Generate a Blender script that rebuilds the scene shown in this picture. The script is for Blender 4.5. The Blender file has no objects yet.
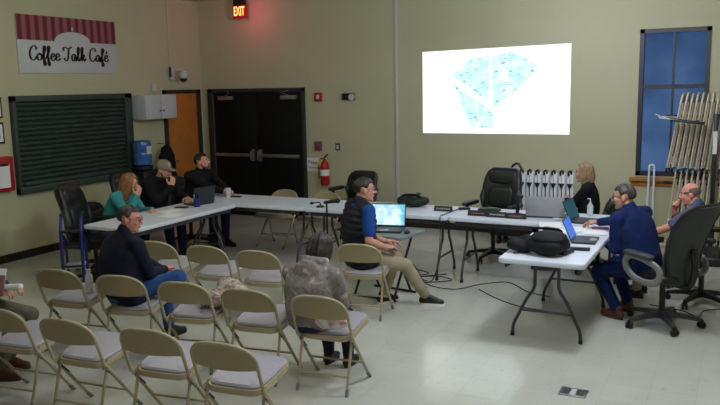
import bpy, bmesh, math, random
from mathutils import Vector, Matrix, noise
random.seed(7)
C = bpy.context.scene.collection
PI = math.pi
V = Vector

# ------------------------------------------------------------------ materials
def lin(c):
    return tuple((x/12.92 if x <= .04045 else ((x+.055)/1.055)**2.4) for x in c)
def rgb(r, g, b):
    return lin((r/255, g/255, b/255)) + (1,)
def mat(name, col, rough=.6, metal=0, var=.12, scale=14, bump=0, spec=.5, emit=None, estr=0):
    m = bpy.data.materials.new(name); m.use_nodes = True
    nt = m.node_tree; b = nt.nodes['Principled BSDF']
    b.inputs['Roughness'].default_value = rough; b.inputs['Metallic'].default_value = metal
    b.inputs['Specular IOR Level'].default_value = spec
    tc = nt.nodes.new('ShaderNodeTexCoord'); n = nt.nodes.new('ShaderNodeTexNoise')
    n.inputs['Scale'].default_value = scale; n.inputs['Detail'].default_value = 3
    nt.links.new(tc.outputs['Object'], n.inputs['Vector'])
    r = nt.nodes.new('ShaderNodeValToRGB')
    r.color_ramp.elements[0].position = .3; r.color_ramp.elements[1].position = .7
    r.color_ramp.elements[0].color = tuple(c*(1-var) for c in col[:3]) + (1,)
    r.color_ramp.elements[1].color = tuple(min(1, c*(1+var)) for c in col[:3]) + (1,)
    nt.links.new(n.outputs['Fac'], r.inputs['Fac']); nt.links.new(r.outputs['Color'], b.inputs['Base Color'])
    if bump:
        bp = nt.nodes.new('ShaderNodeBump'); bp.inputs['Strength'].default_value = bump; bp.inputs['Distance'].default_value = .01
        nt.links.new(n.outputs['Fac'], bp.inputs['Height']); nt.links.new(bp.outputs['Normal'], b.inputs['Normal'])
    if emit:
        b.inputs['Emission Color'].default_value = emit; b.inputs['Emission Strength'].default_value = estr
    return m

M = {}
M['wall'] = mat('wall_paint', rgb(193,189,158), .75, var=.03, scale=1.5, spec=.3)
M['ceil'] = mat('ceiling_white', rgb(200,198,185), .9, var=.04)
M['base'] = mat('black_rubber', rgb(22,22,24), .5)
M['black'] = mat('black_plastic', rgb(20,20,23), .45)
M['blackmetal'] = mat('black_metal', rgb(28,28,31), .4, .3)
M['leather'] = mat('black_leather', rgb(24,26,29), .38, bump=.25, scale=60)
M['leather2'] = mat('charcoal_leather', rgb(58,60,66), .42, bump=.25, scale=60)
M['mesh'] = mat('charcoal_mesh', rgb(52,56,60), .6, bump=.4, scale=220)
M['greyplastic'] = mat('grey_plastic', rgb(120,118,120), .45)
M['dkgrey'] = mat('dark_grey_plastic', rgb(62,64,68), .5)
M['table'] = mat('white_table_plastic', rgb(208,213,228), .45, var=.03, bump=.05, scale=120)
M['tableleg'] = mat('grey_table_steel', rgb(74,74,78), .4, .5)
M['greytable'] = mat('grey_table_plastic', rgb(112,120,122), .5, var=.05)
M['tan'] = mat('tan_steel', rgb(176,164,136), .42, .15, var=.05)
M['tandark'] = mat('tan_steel_panel', rgb(164,150,118), .45, .15, var=.05)
M['pad'] = mat('grey_vinyl_pad', rgb(164,160,172), .5, var=.05, bump=.1, scale=50)
M['steel'] = mat('brushed_steel', rgb(170,170,170), .3, .9, var=.05)
M['white'] = mat('white_plastic', rgb(198,200,206), .45, var=.03)
M['paper'] = mat('white_paper', rgb(235,235,238), .8, var=.02)
M['red'] = mat('red_paint', rgb(170,24,30), .4, var=.05)
M['shutter'] = mat('dark_green_steel', rgb(52,66,60), .45, .2, var=.1)
M['shutterframe'] = mat('grey_green_steel', rgb(60,72,68), .5, .2, var=.06)
M['blackdoor'] = mat('black_door_paint', rgb(10,14,13), .55, var=.1, spec=.25)
M['doorframe'] = mat('dark_grey_frame', rgb(44,46,47), .5, var=.06)
M['wood'] = mat('orange_wood', rgb(190,118,50), .5, var=.12, scale=5)
M['sill'] = mat('sill_wood', rgb(178,120,62), .5, var=.12, scale=8)
M['winframe'] = mat('dark_window_frame', rgb(42,42,54), .45)
M['blue'] = mat('blue_anodised_metal', rgb(40,44,120), .4, .3)
M['chairwhite'] = mat('bright_white_plastic', rgb(228,230,238), .45, var=.03)
M['racktan'] = mat('pale_tan_steel', rgb(200,188,168), .45, .1, var=.06)
M['jug'] = mat('blue_jug_plastic', rgb(64,108,176), .15, var=.15, scale=6)
M['bottle'] = mat('white_bottle_plastic', rgb(215,215,225), .3)
M['yellow'] = mat('yellow_tag', rgb(220,190,40), .6)
M['purple'] = mat('mauve_plastic', rgb(120,70,110), .5)
M['laptopgrey'] = mat('silver_laptop', rgb(165,167,170), .4, .3, var=.03)
M['laptopdark'] = mat('dark_laptop', rgb(50,54,60), .4, .2)
M['key'] = mat('keyboard_grey', rgb(58,66,72), .55)
M['manila'] = mat('brown_folder', rgb(120,84,66), .7)
M['screenblue'] = mat('blue_screen', rgb(60,100,190), .3, emit=rgb(70,130,230), estr=.55)
M['screenteal'] = mat('teal_screen', rgb(20,60,72), .3, emit=rgb(40,100,120), estr=.35)
M['skin'] = mat('skin_light', rgb(205,150,128), .55, var=.06, spec=.3)
M['skin2'] = mat('skin_pink', rgb(212,146,130), .55, var=.06, spec=.3)
M['lip'] = mat('lip', rgb(160,90,84), .5)
M['eyewhite'] = mat('eye_white', rgb(225,222,218), .3)
M['iris'] = mat('iris_dark', rgb(50,38,30), .3)
M['lens'] = mat('spectacle_frame', rgb(30,28,30), .3)

def wave_mat(name, c1, c2, scale, axis, rough=.6, thr=.5, soft=.1):
    m = bpy.data.materials.new(name); m.use_nodes = True
    nt = m.node_tree; b = nt.nodes['Principled BSDF']; b.inputs['Roughness'].default_value = rough
    tc = nt.nodes.new('ShaderNodeTexCoord'); w = nt.nodes.new('ShaderNodeTexWave')
    w.bands_direction = axis; w.inputs['Scale'].default_value = scale; w.inputs['Distortion'].default_value = .15
    nt.links.new(tc.outputs['Object'], w.inputs['Vector'])
    r = nt.nodes.new('ShaderNodeValToRGB')
    r.color_ramp.elements[0].position = thr-soft; r.color_ramp.elements[1].position = thr+soft
    r.color_ramp.elements[0].color = c1; r.color_ramp.elements[1].color = c2
    nt.links.new(w.outputs['Fac'], r.inputs['Fac']); nt.links.new(r.outputs['Color'], b.inputs['Base Color'])
    return m
M['stripes'] = wave_mat('red_pink_stripes', rgb(104,36,50), rgb(160,88,98), 2.3, 'Y', .7, .5, .25)

def patch_mat(name, cols, scale, rough=.85, bump=.2):
    """mottled cloth of several colours"""
    m = bpy.data.materials.new(name); m.use_nodes = True
    nt = m.node_tree; b = nt.nodes['Principled BSDF']; b.inputs['Roughness'].default_value = rough
    tc = nt.nodes.new('ShaderNodeTexCoord'); n = nt.nodes.new('ShaderNodeTexNoise')
    n.inputs['Scale'].default_value = scale; n.inputs['Detail'].default_value = 4; n.inputs['Distortion'].default_value = .8
    nt.links.new(tc.outputs['Object'], n.inputs['Vector'])
    r = nt.nodes.new('ShaderNodeValToRGB'); e = r.color_ramp.elements
    k = len(cols)
    e[0].position = .3; e[0].color = cols[0]; e[1].position = .7; e[1].color = cols[-1]
    for i in range(1, k-1):
        q = e.new(.3+.4*i/(k-1)); q.color = cols[i]
    nt.links.new(n.outputs['Fac'], r.inputs['Fac']); nt.links.new(r.outputs['Color'], b.inputs['Base Color'])
    bp = nt.nodes.new('ShaderNodeBump'); bp.inputs['Strength'].default_value = bump; bp.inputs['Distance'].default_value = .01
    nt.links.new(n.outputs['Fac'], bp.inputs['Height']); nt.links.new(bp.outputs['Normal'], b.inputs['Normal'])
    return m
M['camo'] = patch_mat('mottled_jacket', [rgb(92,84,78), rgb(138,126,118), rgb(106,108,118), rgb(150,132,124), rgb(186,170,168)], 13)
M['camocap'] = patch_mat('camouflage_cap', [rgb(80,74,60), rgb(150,138,120), rgb(110,96,84), rgb(180,170,155)], 22)
M['bagpattern'] = patch_mat('patterned_cloth', [rgb(70,52,46), rgb(190,178,170), rgb(120,92,82), rgb(205,195,190)], 14)
M['plasticbag'] = patch_mat('pale_plastic_bag', [rgb(205,205,212), rgb(225,222,228), rgb(205,150,150), rgb(190,205,215)], 6, .4)
M['plaid'] = patch_mat('blue_grey_plaid', [rgb(44,52,84), rgb(92,98,128), rgb(54,60,92), rgb(120,120,140)], 30)
def cloth(name, r, g, b, rough=.85, var=.18, scale=9):
    M[name] = mat(name, rgb(r,g,b), rough, var=var, scale=scale, bump=.35, spec=.25)
cloth('navy_cloth', 22,26,46); cloth('denim', 48,82,140); cloth('black_cloth', 18,18,22); cloth('teal_knit', 62,142,150)
cloth('suit_blue', 16,34,82); cloth('khaki', 158,146,124); cloth('polo_blue', 24,66,140); cloth('darkdenim', 30,40,66)
cloth('vest_navy', 26,28,38, .6); cloth('shirt_pale', 150,160,190); cloth('shirt_indigo', 40,42,110); cloth('grey_trouser', 104,98,84)
cloth('black_bag', 20,21,24, .7); cloth('olive_bag', 34,40,36, .6)
def hairmat(name, r, g, b):
    M[name] = mat(name, rgb(r,g,b), .5, var=.35, scale=40, bump=.5)
hairmat('hair_brown', 46,36,32); hairmat('hair_dark', 30,26,26); hairmat('hair_blond', 150,122,92); hairmat('hair_auburn', 140,92,58)
hairmat('hair_grey', 104,96,92); hairmat('hair_saltpepper', 62,54,52); hairmat('beard', 74,54,46)
M['shoe_black'] = mat('black_shoe', rgb(20,20,22), .5); M['shoe_brown'] = mat('brown_shoe', rgb(84,46,30), .45)
M['sole_white'] = mat('white_sole', rgb(225,225,225), .6)

# ------------------------------------------------------------------ mesh helpers
def fillet(pts, rad, n=5):
    pts = [V(p) for p in pts]; out = [pts[0]]
    for i in range(1, len(pts)-1):
        a, b, c = pts[i-1], pts[i], pts[i+1]
        r = min(rad, (a-b).length*.48, (c-b).length*.48)
        p = b+(a-b).normalized()*r; q = b+(c-b).normalized()*r
        for k in range(n+1):
            t = k/n; out.append(p*(1-t)**2 + b*2*t*(1-t) + q*t*t)
    out.append(pts[-1]); return out
def catmull(pts, n=6):
    pts = [V(p) for p in pts]; P = [pts[0]*2-pts[1]]+pts+[pts[-1]*2-pts[-2]]; out = []
    for i in range(1, len(P)-2):
        a, b, c, d = P[i-1:i+3]
        for k in range(n):
            t = k/n
            out.append(.5*((2*b)+(c-a)*t+(2*a-5*b+4*c-d)*t*t+(3*b-a-3*c+d)*t**3))
    out.append(pts[-1]); return out
def basis(d):
    d = V(d).normalized(); a = V((0,0,1)) if abs(d.z) < .95 else V((0,1,0))
    x = d.cross(a).normalized(); return x, d.cross(x).normalized(), d

class MB:
    def __init__(s): s.bm = bmesh.new()
    def box(s, c, size, rot=(0,0,0), bev=0, seg=2):
        g = bmesh.ops.create_cube(s.bm, size=1); vs = g['verts']
        R = rot if isinstance(rot, Matrix) else Matrix.Rotation(rot[2],4,'Z') @ Matrix.Rotation(rot[1],4,'Y') @ Matrix.Rotation(rot[0],4,'X')
        for v in vs: v.co = V((v.co.x*size[0], v.co.y*size[1], v.co.z*size[2]))
        if bev:
            es = list({e for v in vs for e in v.link_edges})
            o = bmesh.ops.bevel(s.bm, geom=es, offset=bev, segments=seg, affect='EDGES', profile=.5)
            vs = list({v for f in o['faces'] for v in f.verts} | {v for v in vs if v.is_valid})
        for v in vs: v.co = R.to_3x3() @ v.co + V(c)
        return s
    def loft(s, rings, cap=True, closed=True):
        rv = [[s.bm.verts.new(p) for p in r] for r in rings]; n = len(rv[0])
        for a, b in zip(rv, rv[1:]):
            for i in range(n if closed else n-1):
                j = (i+1) % n; s.bm.faces.new((a[i], a[j], b[j], b[i]))
        if cap:
            s.bm.faces.new(list(reversed(rv[0]))); s.bm.faces.new(rv[-1])
        return s
    def tube(s, pts, r, n=8, closed=False, flat=1):
        pts = [V(p) for p in pts]; rings = []; prev = None
        m = len(pts)
        for i, p in enumerate(pts):
            if closed: t = (pts[(i+1) % m]-pts[i-1])
            else: t = (pts[min(i+1, m-1)]-pts[max(i-1, 0)])
            t.normalize()
            if prev is None: x, y, _ = basis(t)
            else:
                x = prev-t*prev.dot(t)
                if x.length < 1e-6: x = basis(t)[0]
                x.normalize(); y = t.cross(x)
            prev = x; rr = r[i] if isinstance(r, (list, tuple)) else r
            rings.append([p+x*math.cos(2*PI*k/n)*rr+y*math.sin(2*PI*k/n)*rr*flat for k in range(n)])
        if closed: rings.append(rings[0][:]); return s.loft(rings, cap=False)
        return s.loft(rings)
    def cyl(s, a, b, r, r2=None, n=16):
        a, b = V(a), V(b); x, y, _ = basis(b-a); r2 = r if r2 is None else r2
        return s.loft([[p+x*math.cos(2*PI*k/n)*q+y*math.sin(2*PI*k/n)*q for k in range(n)] for p, q in ((a, r), (b, r2))])
    def rcone(s, a, b, r1, r2, n=12):
        """capsule with two radii"""
        a, b = V(a), V(b)
        if (b-a).length < 1e-5: return s.ell(a, (r1,)*3)
        x, y, d = basis(b-a); rings = []
        for k in range(1, 5):
            t = -PI/2+PI/2*k/4
            rings.append((a+d*math.sin(t)*r1, max(1e-4, math.cos(t)*r1)))
        rings[-1] = (a, r1); rings.insert(0, (a-d*r1, r1*.05))
        for k in range(0, 4):
            t = PI/2*k/4; rings.append((b+d*math.sin(t)*r2, math.cos(t)*r2))
        rings.append((b+d*r2, r2*.05))
        return s.loft([[p+x*math.cos(2*PI*k/n)*q+y*math.sin(2*PI*k/n)*q for k in range(n)] for p, q in rings])
    def chain(s, pts, rad):
        for i in range(len(pts)-1): s.rcone(pts[i], pts[i+1], rad[i], rad[i+1])
        return s
    def ell(s, c, r, R=None, u=16, v=10):
        g = bmesh.ops.create_uvsphere(s.bm, u_segments=u, v_segments=v, radius=1)
        for w in g['verts']:
            p = V((w.co.x*r[0], w.co.y*r[1], w.co.z*r[2])); w.co = (R @ p if R else p)+V(c)
        return s
    def lathe(s, prof, c=(0,0,0), n=20):
        c = V(c)
        return s.loft([[c+V((math.cos(2*PI*k/n)*r, math.sin(2*PI*k/n)*r, z)) for k in range(n)] for r, z in prof])
    def prism(s, poly, h, f):
        """poly 2-D, f maps (u,v,w) to a point, extruded w 0..h"""
        return s.loft([[f(u, v, 0) for u, v in poly], [f(u, v, h) for u, v in poly]])
    def mesh(s, name):
        bmesh.ops.recalc_face_normals(s.bm, faces=s.bm.faces)
        me = bpy.data.meshes.new(name); s.bm.to_mesh(me); s.bm.free(); return me
    def build(s, name, m, parent=None, smooth=True, loc=None):
        return link(name, s.mesh(name), m, parent, smooth, loc)
def link(name, me, m, parent=None, smooth=True, loc=None):
    me.materials.clear(); me.materials.append(m)
    if smooth:
        for p in me.polygons: p.use_smooth = True
        try: me.set_sharp_from_angle(angle=math.radians(40))
        except Exception: pass
    o = bpy.data.objects.new(name, me); C.objects.link(o)
    if parent: o.parent = parent
    if loc is not None: o.location = loc
    return o
def fuse(mb, voxel=.008, smooth=2, wrinkle=0, freq=12, seed=0, fold=0):
    """one continuous surface out of overlapping closed shapes"""
    me = mb.mesh('tmp'); o = bpy.data.objects.new('tmp', me); C.objects.link(o)
    r = o.modifiers.new('r', 'REMESH'); r.mode = 'VOXEL'; r.voxel_size = voxel
    if smooth:
        q = o.modifiers.new('s', 'SMOOTH'); q.factor = .5; q.iterations = smooth
    dg = bpy.context.evaluated_depsgraph_get()
    out = bpy.data.meshes.new_from_object(o.evaluated_get(dg))
    bpy.data.objects.remove(o); bpy.data.meshes.remove(me)
    if wrinkle:
        out.update(); nrm = [v.normal.copy() for v in out.vertices]
        for v, n in zip(out.vertices, nrm):
            p = v.co
            k = noise.noise(V((p.x*freq+seed, p.y*freq, p.z*freq*1.6)))
            v.co = p+n*wrinkle*k
    return out

# ------------------------------------------------------------------ tagging
def tag(o, label, cat, group=None, kind=None):
    if label: o['label'] = label
    if cat: o['category'] = cat
    if group: o['group'] = group
    if kind: o['kind'] = kind
    return o
def thing(name, label, cat, loc=(0,0,0), rz=0, group=None, scale=1):
    o = bpy.data.objects.new(name, None); C.objects.link(o); o.empty_display_size = .1
    o.location = loc; o.rotation_euler = (0,0,rz); o.scale = (scale,)*3
    return tag(o, label, cat, group)
def dup(root, loc, rz, label, group=None):
    r = root.copy(); C.objects.link(r); r.location = loc; r.rotation_euler = (0,0,rz); r['label'] = label
    if group: r['group'] = group
    for ch in list(root.children):
        c = ch.copy(); C.objects.link(c); c.parent = r
        for g in list(ch.children):
            d = g.copy(); C.objects.link(d); d.parent = c
    return r
def struct(o): o['kind'] = 'structure'; return o
# ------------------------------------------------------------------ people
def ik(a, b, l1, l2, pole):
    a, b = V(a), V(b); d = b-a; L = d.length
    if L > (l1+l2)*.995:
        b = a+d.normalized()*(l1+l2)*.995; d = b-a; L = d.length
    x = (l1*l1-l2*l2+L*L)/(2*L); h = math.sqrt(max(0, l1*l1-x*x))
    u = d.normalized(); p = V(pole); p = (p-u*p.dot(u)).normalized()
    return a+u*x+p*h, b
def frame(yaw, pitch, roll):
    """head axes: yaw left+, pitch down+, roll to the right+"""
    R = Matrix.Rotation(math.radians(yaw),3,'Z') @ Matrix.Rotation(math.radians(-pitch),3,'X') @ Matrix.Rotation(math.radians(roll),3,'Y')
    return R
def hand(mb, w, d, n, side, curl=.5, s=1):
    """palm, four fingers of their own, thumb from the side of the palm. d along the hand, n out of the back of the hand"""
    d = V(d).normalized(); n = V(n); n = (n-d*n.dot(d)).normalized(); t = d.cross(n)*side   # t towards the thumb
    w = V(w)
    R = Matrix((t, d, n)).transposed()
    mb.ell(w+d*.052*s, (.041*s, .054*s, .017*s), R, 12, 8)
    mb.rcone(w-d*.01, w+d*.03*s, .024*s, .024*s, 10)
    L = (.038,.043,.041,.032)
    for i in range(4):
        o = (.029-.0195*i)*s
        p = w+d*(.092-.004*abs(i-1.2))*s+t*o; a = 0; pts = [w+d*.06*s+t*o*.9, p]; seg = L[i]*s
        for k in range(3):
            a += curl*(.55+.25*k)+.04*i; fan = t*(.1*(1.2-i))
            q = (d*math.cos(a)-n*math.sin(a)+fan*.4).normalized(); p = p+q*seg*(1,.72,.55)[k]; pts.append(p)
        mb.chain(pts, [.0105*s,.0098*s,.009*s,.0084*s,.0072*s])
    a = w+d*.02*s+t*.024*s; b = a+(d*.6+t*.8-n*.25).normalized()*.042*s
    c = b+(d*.9+t*.3-n*(.3+.4*curl)).normalized()*.032*s; e = c+(d*.95-n*(.3+.6*curl)).normalized()*.024*s
    mb.chain([a, b, c, e], [.016*s, .0135*s, .011*s, .009*s])

def hair_shell(Hc, R, end, start=lambda f: 0, hang=None, name='hair', m=None, parent=None, rad=(.084,.103,.094), rough=.004, seed=0, wave=14, off=(0,-.012,.03), flare=.0):
    """hair as a shell of combed strands; end(phi) is where the hairline lies, hang(phi) how far it falls below"""
    bm = bmesh.new(); N = 72; K = 14; H = 8; rows = []
    o = V(off)
    for i in range(N):
        f = 2*PI*i/N; ff = math.degrees(f if f <= PI else f-2*PI)     # 0 = front
        e = math.radians(end(ff)); s0 = math.radians(start(ff)); col = []
        st = 1+rough/.09*noise.noise(V((math.cos(f)*wave*.5, math.sin(f)*wave*.5, seed)))*1.5
        for k in range(K+1):
            th = s0+(e-s0)*k/K; b = noise.noise(V((math.cos(f)*4, math.sin(f)*4, th*3+seed)))
            q = st*(1+rough*3*b)
            if k == K and not (hang and hang(ff) > .005): q *= .94
            col.append(o+V((math.sin(f)*math.sin(th)*rad[0]*q, math.cos(f)*math.sin(th)*rad[1]*q, math.cos(th)*rad[2]*q)))
        if hang:
            h = hang(ff); p = col[-1]; rr = V((p.x, p.y, 0))
            for k in range(1, H+1):
                t = k/H; z = p.z-h*t
                kk = 1+flare*math.sin(t*PI)*(1 if h > .02 else 0)-(.10*t*t if h > .02 else 0)+.02*noise.noise(V((f*7, t*2, seed)))
                col.append(V((p.x*kk, p.y*kk, z)))
        rows.append([bm.verts.new(Hc+R @ c) for c in col])
    for i in range(N):
        a, b = rows[i], rows[(i+1) % N]
        for k in range(len(a)-1):
            try: bm.faces.new((a[k], a[k+1], b[k+1], b[k]))
            except Exception: pass
    bmesh.ops.remove_doubles(bm, verts=bm.verts, dist=.0004)
    bm.normal_update(); ctr = Hc+R @ o
    if sum(1 if f.normal.dot(f.calc_center_median()-ctr) > 0 else -1 for f in bm.faces) < 0:
        bmesh.ops.reverse_faces(bm, faces=bm.faces[:]); bm.normal_update()
    edge = [e for e in bm.edges if e.is_boundary]; faces = bm.faces[:]
    inner = {v: bm.verts.new(v.co-v.normal*.010) for v in bm.verts[:]}
    for fc in faces: bm.faces.new([inner[v] for v in reversed(fc.verts)])
    for e in edge:
        v, w_ = e.verts
        try: bm.faces.new((v, w_, inner[w_], inner[v]))
        except Exception: pass
    bmesh.ops.recalc_face_normals(bm, faces=bm.faces)
    me = bpy.data.meshes.new(name); bm.to_mesh(me); bm.free()
    return link(name, me, m, parent)
def sstep(a, b, x):
    t = max(0, min(1, (x-a)/(b-a))); return t*t*(3-2*t)
def short_end(front=66, side=93, back=124):
    def e(f):
        f = abs(f)
        if f < 50: return front-3*sstep(25, 48, f)
        if f < 84: return front-3+(side-front+3)*sstep(56, 80, f)
        if f < 108: return side-10*sstep(88, 98, f)
        return side-10+(back-side+10)*sstep(108, 126, f)
    return e
def bob_end(front=52):
    return lambda f: front+(95-front)*sstep(42, 62, abs(f))

def person(label, loc, heading, lean=8, lean2=None, side=0, twist=0, head=(0,0,0), neckf=.02, seat=.455, scale=1, wide=1, belly=0,
           rw=None, lw=None, rpole=(.5,-.6,-.7), lpole=(-.5,-.6,-.7), rhand=None, lhand=None,
           ra=(.1,.45), la=(-.1,.45), rfoot=0, lfoot=0, rk=(0,.3,1), lk=(0,.3,1), raz=.085, laz=.085,
           skin='skin', top='navy_cloth', sleeve='long', topname='shirt', pants='denim', shoe='shoe_black', sole=None, hem=.10, puff=0,
           wrink=.006, collar=None, legs=True, drop=0):
    sc = scale; seed = len(bpy.data.objects)*1.7
    P = V((0,0,seat+.085))
    lean2 = lean if lean2 is None else lean2
    def dirv(l, s): return V((math.sin(math.radians(s)), math.sin(math.radians(l)), math.cos(math.radians(l)))).normalized()
    d1, d2 = dirv(lean, side), dirv(lean2, side)
    W = P+d1*.25; Nk = W+d2*.27
    Tw = lambda a: Matrix.Rotation(math.radians(a), 3, 'Z')
    rx = Tw(twist) @ V((1,0,0))
    SR = Nk+rx*.175*wide-d2*(.045+drop); SL = Nk-rx*.175*wide-d2*(.045+drop)
    hw = math.radians(heading)
    R = frame(*head)
    Hc = Nk+d2*.048+V((0,1,0))*neckf+R @ V((0,.022,.085))
    rings = [(-.10,.150,.110),(-.02,.172,.125),(.08,.165,.122+belly),(.17,.160,.115+belly*.8),(.27,.172,.116+belly*.3),(.37,.182,.112),(.44,.170,.095),(.485,.120,.075),(.52,.070,.062)]
    def torso(mb, k, add, lo=-.1, hi=.53, quilt=0):
        out = []; zs = []
        if quilt:
            z = lo
            while z < .46: zs.append(z); z += .012
            zs += [.47,.485,.5]
        else: zs = [r[0] for r in rings if lo <= r[0] <= hi]
        for z in zs:
            for a, b in zip(rings, rings[1:]):
                if a[0] <= z <= b[0]+1e-6: break
            t = (z-a[0])/(b[0]-a[0]); qx = a[1]+(b[1]-a[1])*t; qy = a[2]+(b[2]-a[2])*t
            c = P+d1*z if z < .25 else W+d2*(z-.25)
            u = Tw(twist*max(0,min(1,z/.45))) @ V((1,0,0)); dd = d1 if z < .25 else d2
            v = dd.cross(u).normalized()
            g = add+(quilt*abs(math.sin(PI*(z-lo)/.062)) if quilt else 0)
            X, Y = qx*k*wide+g, qy*k+g
            ring = []
            for j in range(24):
                an = 2*PI*j/24; ca, sa = math.cos(an), math.sin(an)
                ex = lambda w: math.copysign(abs(w)**.85, w)
                ring.append(c+u*ex(ca)*X+v*ex(sa)*Y)
            out.append(ring)
        mb.loft(out)
    rw = V(rw or (.14,.36,seat+.19)); lw = V(lw or (-.14,.36,seat+.19))
    RE, rw = ik(SR, rw, .285, .255, rpole); LE, lw = ik(SL, lw, .285, .255, lpole)
    RH = P+V((.088,0,-.005)); LH = P+V((-.088,0,-.005))
    RA = V((ra[0], ra[1], raz)); LA = V((la[0], la[1], laz))
    RK, RA = ik(RH, RA, .43, .41, rk); LK, LA = ik(LH, LA, .43, .41, lk)
    # ---- body, one continuous surface
    mb = MB(); torso(mb, .84, 0)
    mb.rcone(SL, SR, .05, .05)
    for S, E_, Wr in ((SR, RE, rw), (SL, LE, lw)):
        mb.rcone(S, E_, .05, .039); mb.rcone(E_, E_+(Wr-E_)*.3, .039, .041); mb.rcone(E_+(Wr-E_)*.3, Wr, .041, .027)
    hd = lambda E_, Wr, h: V(h[0]) if h else (Wr-E_).normalized()
    hn = lambda h: V(h[1]) if h else V((0,.2,1))
    hc = lambda h: h[2] if h and len(h) > 2 else .55
    hand(mb, rw, hd(RE, rw, rhand), hn(rhand), -1, hc(rhand)); hand(mb, lw, hd(LE, lw, lhand), hn(lhand), 1, hc(lhand))
    if legs:
        for H, K_, A in ((RH, RK, RA), (LH, LK, LA)):
            mb.rcone(H, K_, .070, .042); mb.rcone(K_, K_+(A-K_)*.35+V((0,-.008,0)), .042, .044); mb.rcone(K_+(A-K_)*.35, A, .042, .033)
    hp = lambda p: Hc+R @ V(p)
    mb.rcone(Nk-d2*.03, hp((0,-.025,-.05)), .062, .054)
    E = lambda p, r: mb.ell(hp(p), r, R)
    E((0,-.012,.03), (.074,.094,.087)); E((0,.022,-.03), (.060,.064,.082)); E((0,.03,-.078), (.047,.053,.036)); E((0,.068,-.098), (.022,.02,.018))
    mb.rcone(hp((0,.084,.02)), hp((0,.109,-.024)), .009, .0125); mb.rcone(hp((-.034,.073,.03)), hp((.034,.073,.03)), .013, .013)
    for s in (-1, 1):
        E((.034*s,.06,-.022), (.023,.022,.02)); mb.ell(hp((.078*s,-.012,-.008)), (.010,.020,.031), R); mb.ell(hp((.012*s,.097,-.028)), (.009,.009,.008), R); mb.ell(hp((.030*s,.073,.017)), (.017,.0135,.0075), R); mb.ell(hp((.030*s,.072,-.003)), (.016,.012,.006), R)
    mb.rcone(hp((-.016,.083,-.056)), hp((.016,.083,-.056)), .0085, .0085)
    body = link('person', fuse(mb, .0068, 3), M[skin])
    tag(body, label, 'person'); body.location = loc; body.rotation_euler = (0,0,hw-PI/2); body.scale = (sc,)*3
    # ---- face
    for s in (-1, 1):
        e = MB().ell(hp((.030*s,.0705,.008)), (.0125,)*3, R, 12, 8).build('eye', M['eyewhite'], body)
        MB().ell(hp((.030*s,.0812,.008)), (.0055,.003,.0055), R, 10, 6).build('iris', M['iris'], e)
        MB().tube([hp((.016*s,.086,.029)), hp((.032*s,.087,.034)), hp((.047*s,.074,.030))], .0042, 6).build('eyebrow', M['hair_dark'], body)
    MB().tube([hp((-.022,.083,-.056)), hp((-.008,.0925,-.0545)), hp((.008,.0925,-.0545)), hp((.022,.083,-.056))], .0045, 6).build('lips', M['lip'], body)
    # ---- clothes
    T = M[top]
    mb = MB(); torso(mb, 1.0, .012, lo=-hem)
    mb.rcone(SL+d2*.005, SR+d2*.005, .066, .066)
    for S in (SL, SR): mb.rcone(S+d2*.01, Nk-d2*.012, .058, .060)
    if collar == 'hood':
        hp_ = [Nk+d2*.015+V((math.cos(a)*.092, math.sin(a)*.078-.02, .012-.022*math.sin(a))) for a in [2*PI*k/14 for k in range(15)]]
        for a, b in zip(hp_, hp_[1:]): mb.rcone(a, b, .040, .040)
        mb.ell(Nk-d2*.06+V((0,-.105,0)), (.135,.055,.11))
    elif collar:
        mb.rcone(Nk-d2*.02, Nk+d2*.035, .075, .066)
    for S, E_, Wr in ((SR, RE, rw), (SL, LE, lw)):
        if sleeve == 'long':
            f = Wr-(Wr-E_).normalized()*.015
            mb.rcone(S, E_, .071+puff, .055+puff); mb.rcone(E_, f, .055+puff, .042+puff*.5)
        elif sleeve == 'short':
            mb.rcone(S, S+(E_-S)*.72, .069, .061)
    link(topname, fuse(mb, .0095, 4, wrink, 7, seed), T, body)
    if legs:
        mb = MB()
        mb.ell(P+V((0,-.02,-.02)), (.165*wide,.13,.085))
        for H, K_, A in ((RH, RK, RA), (LH, LK, LA)):
            c = A+(K_-A).normalized()*.03
            mb.rcone(H, K_, .094, .070); mb.rcone(K_, c, .070, .054)
        link('trousers', fuse(mb, .0095, 3, wrink, 7, seed+5), M[pants], body)
        for A, yw in ((RA, rfoot), (LA, lfoot)):
            q = Tw(yw); g = lambda p: A+q @ V(p); z0 = -A.z+.0
            base = A.z
            mb = MB()
            lowz = -.085
            mb.rcone(g((0,-.035,lowz+.045)), g((0,.10,lowz+.036)), .040, .036); mb.rcone(g((0,.10,lowz+.036)), g((.0,.155,lowz+.032)), .036, .030)
            mb.rcone(g((0,-.02,lowz+.05)), g((0,-.01,lowz+.10)), .042, .040); mb.rcone(g((0,.0,lowz+.085)), g((0,.10,lowz+.05)), .036, .03)
            s = link('shoe', fuse(mb, .0075, 1), M[shoe], body)
            out = []
            for w in range(20):
                a = 2*PI*w/20; x = math.cos(a)*(.041 if math.sin(a) > 0 else .037); y = .058+math.sin(a)*.13; out.append((x, y))
            MB().prism(out, .022, lambda u, v, w: g((u, v, lowz+w))).build('sole', M[sole or shoe], s)
    return dict(o=body, Hc=Hc, R=R, hp=hp, P=P, Nk=Nk, torso=torso, d2=d2, SR=SR, SL=SL, RE=RE, LE=LE, rw=rw, lw=lw, RK=RK, LK=LK)
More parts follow.
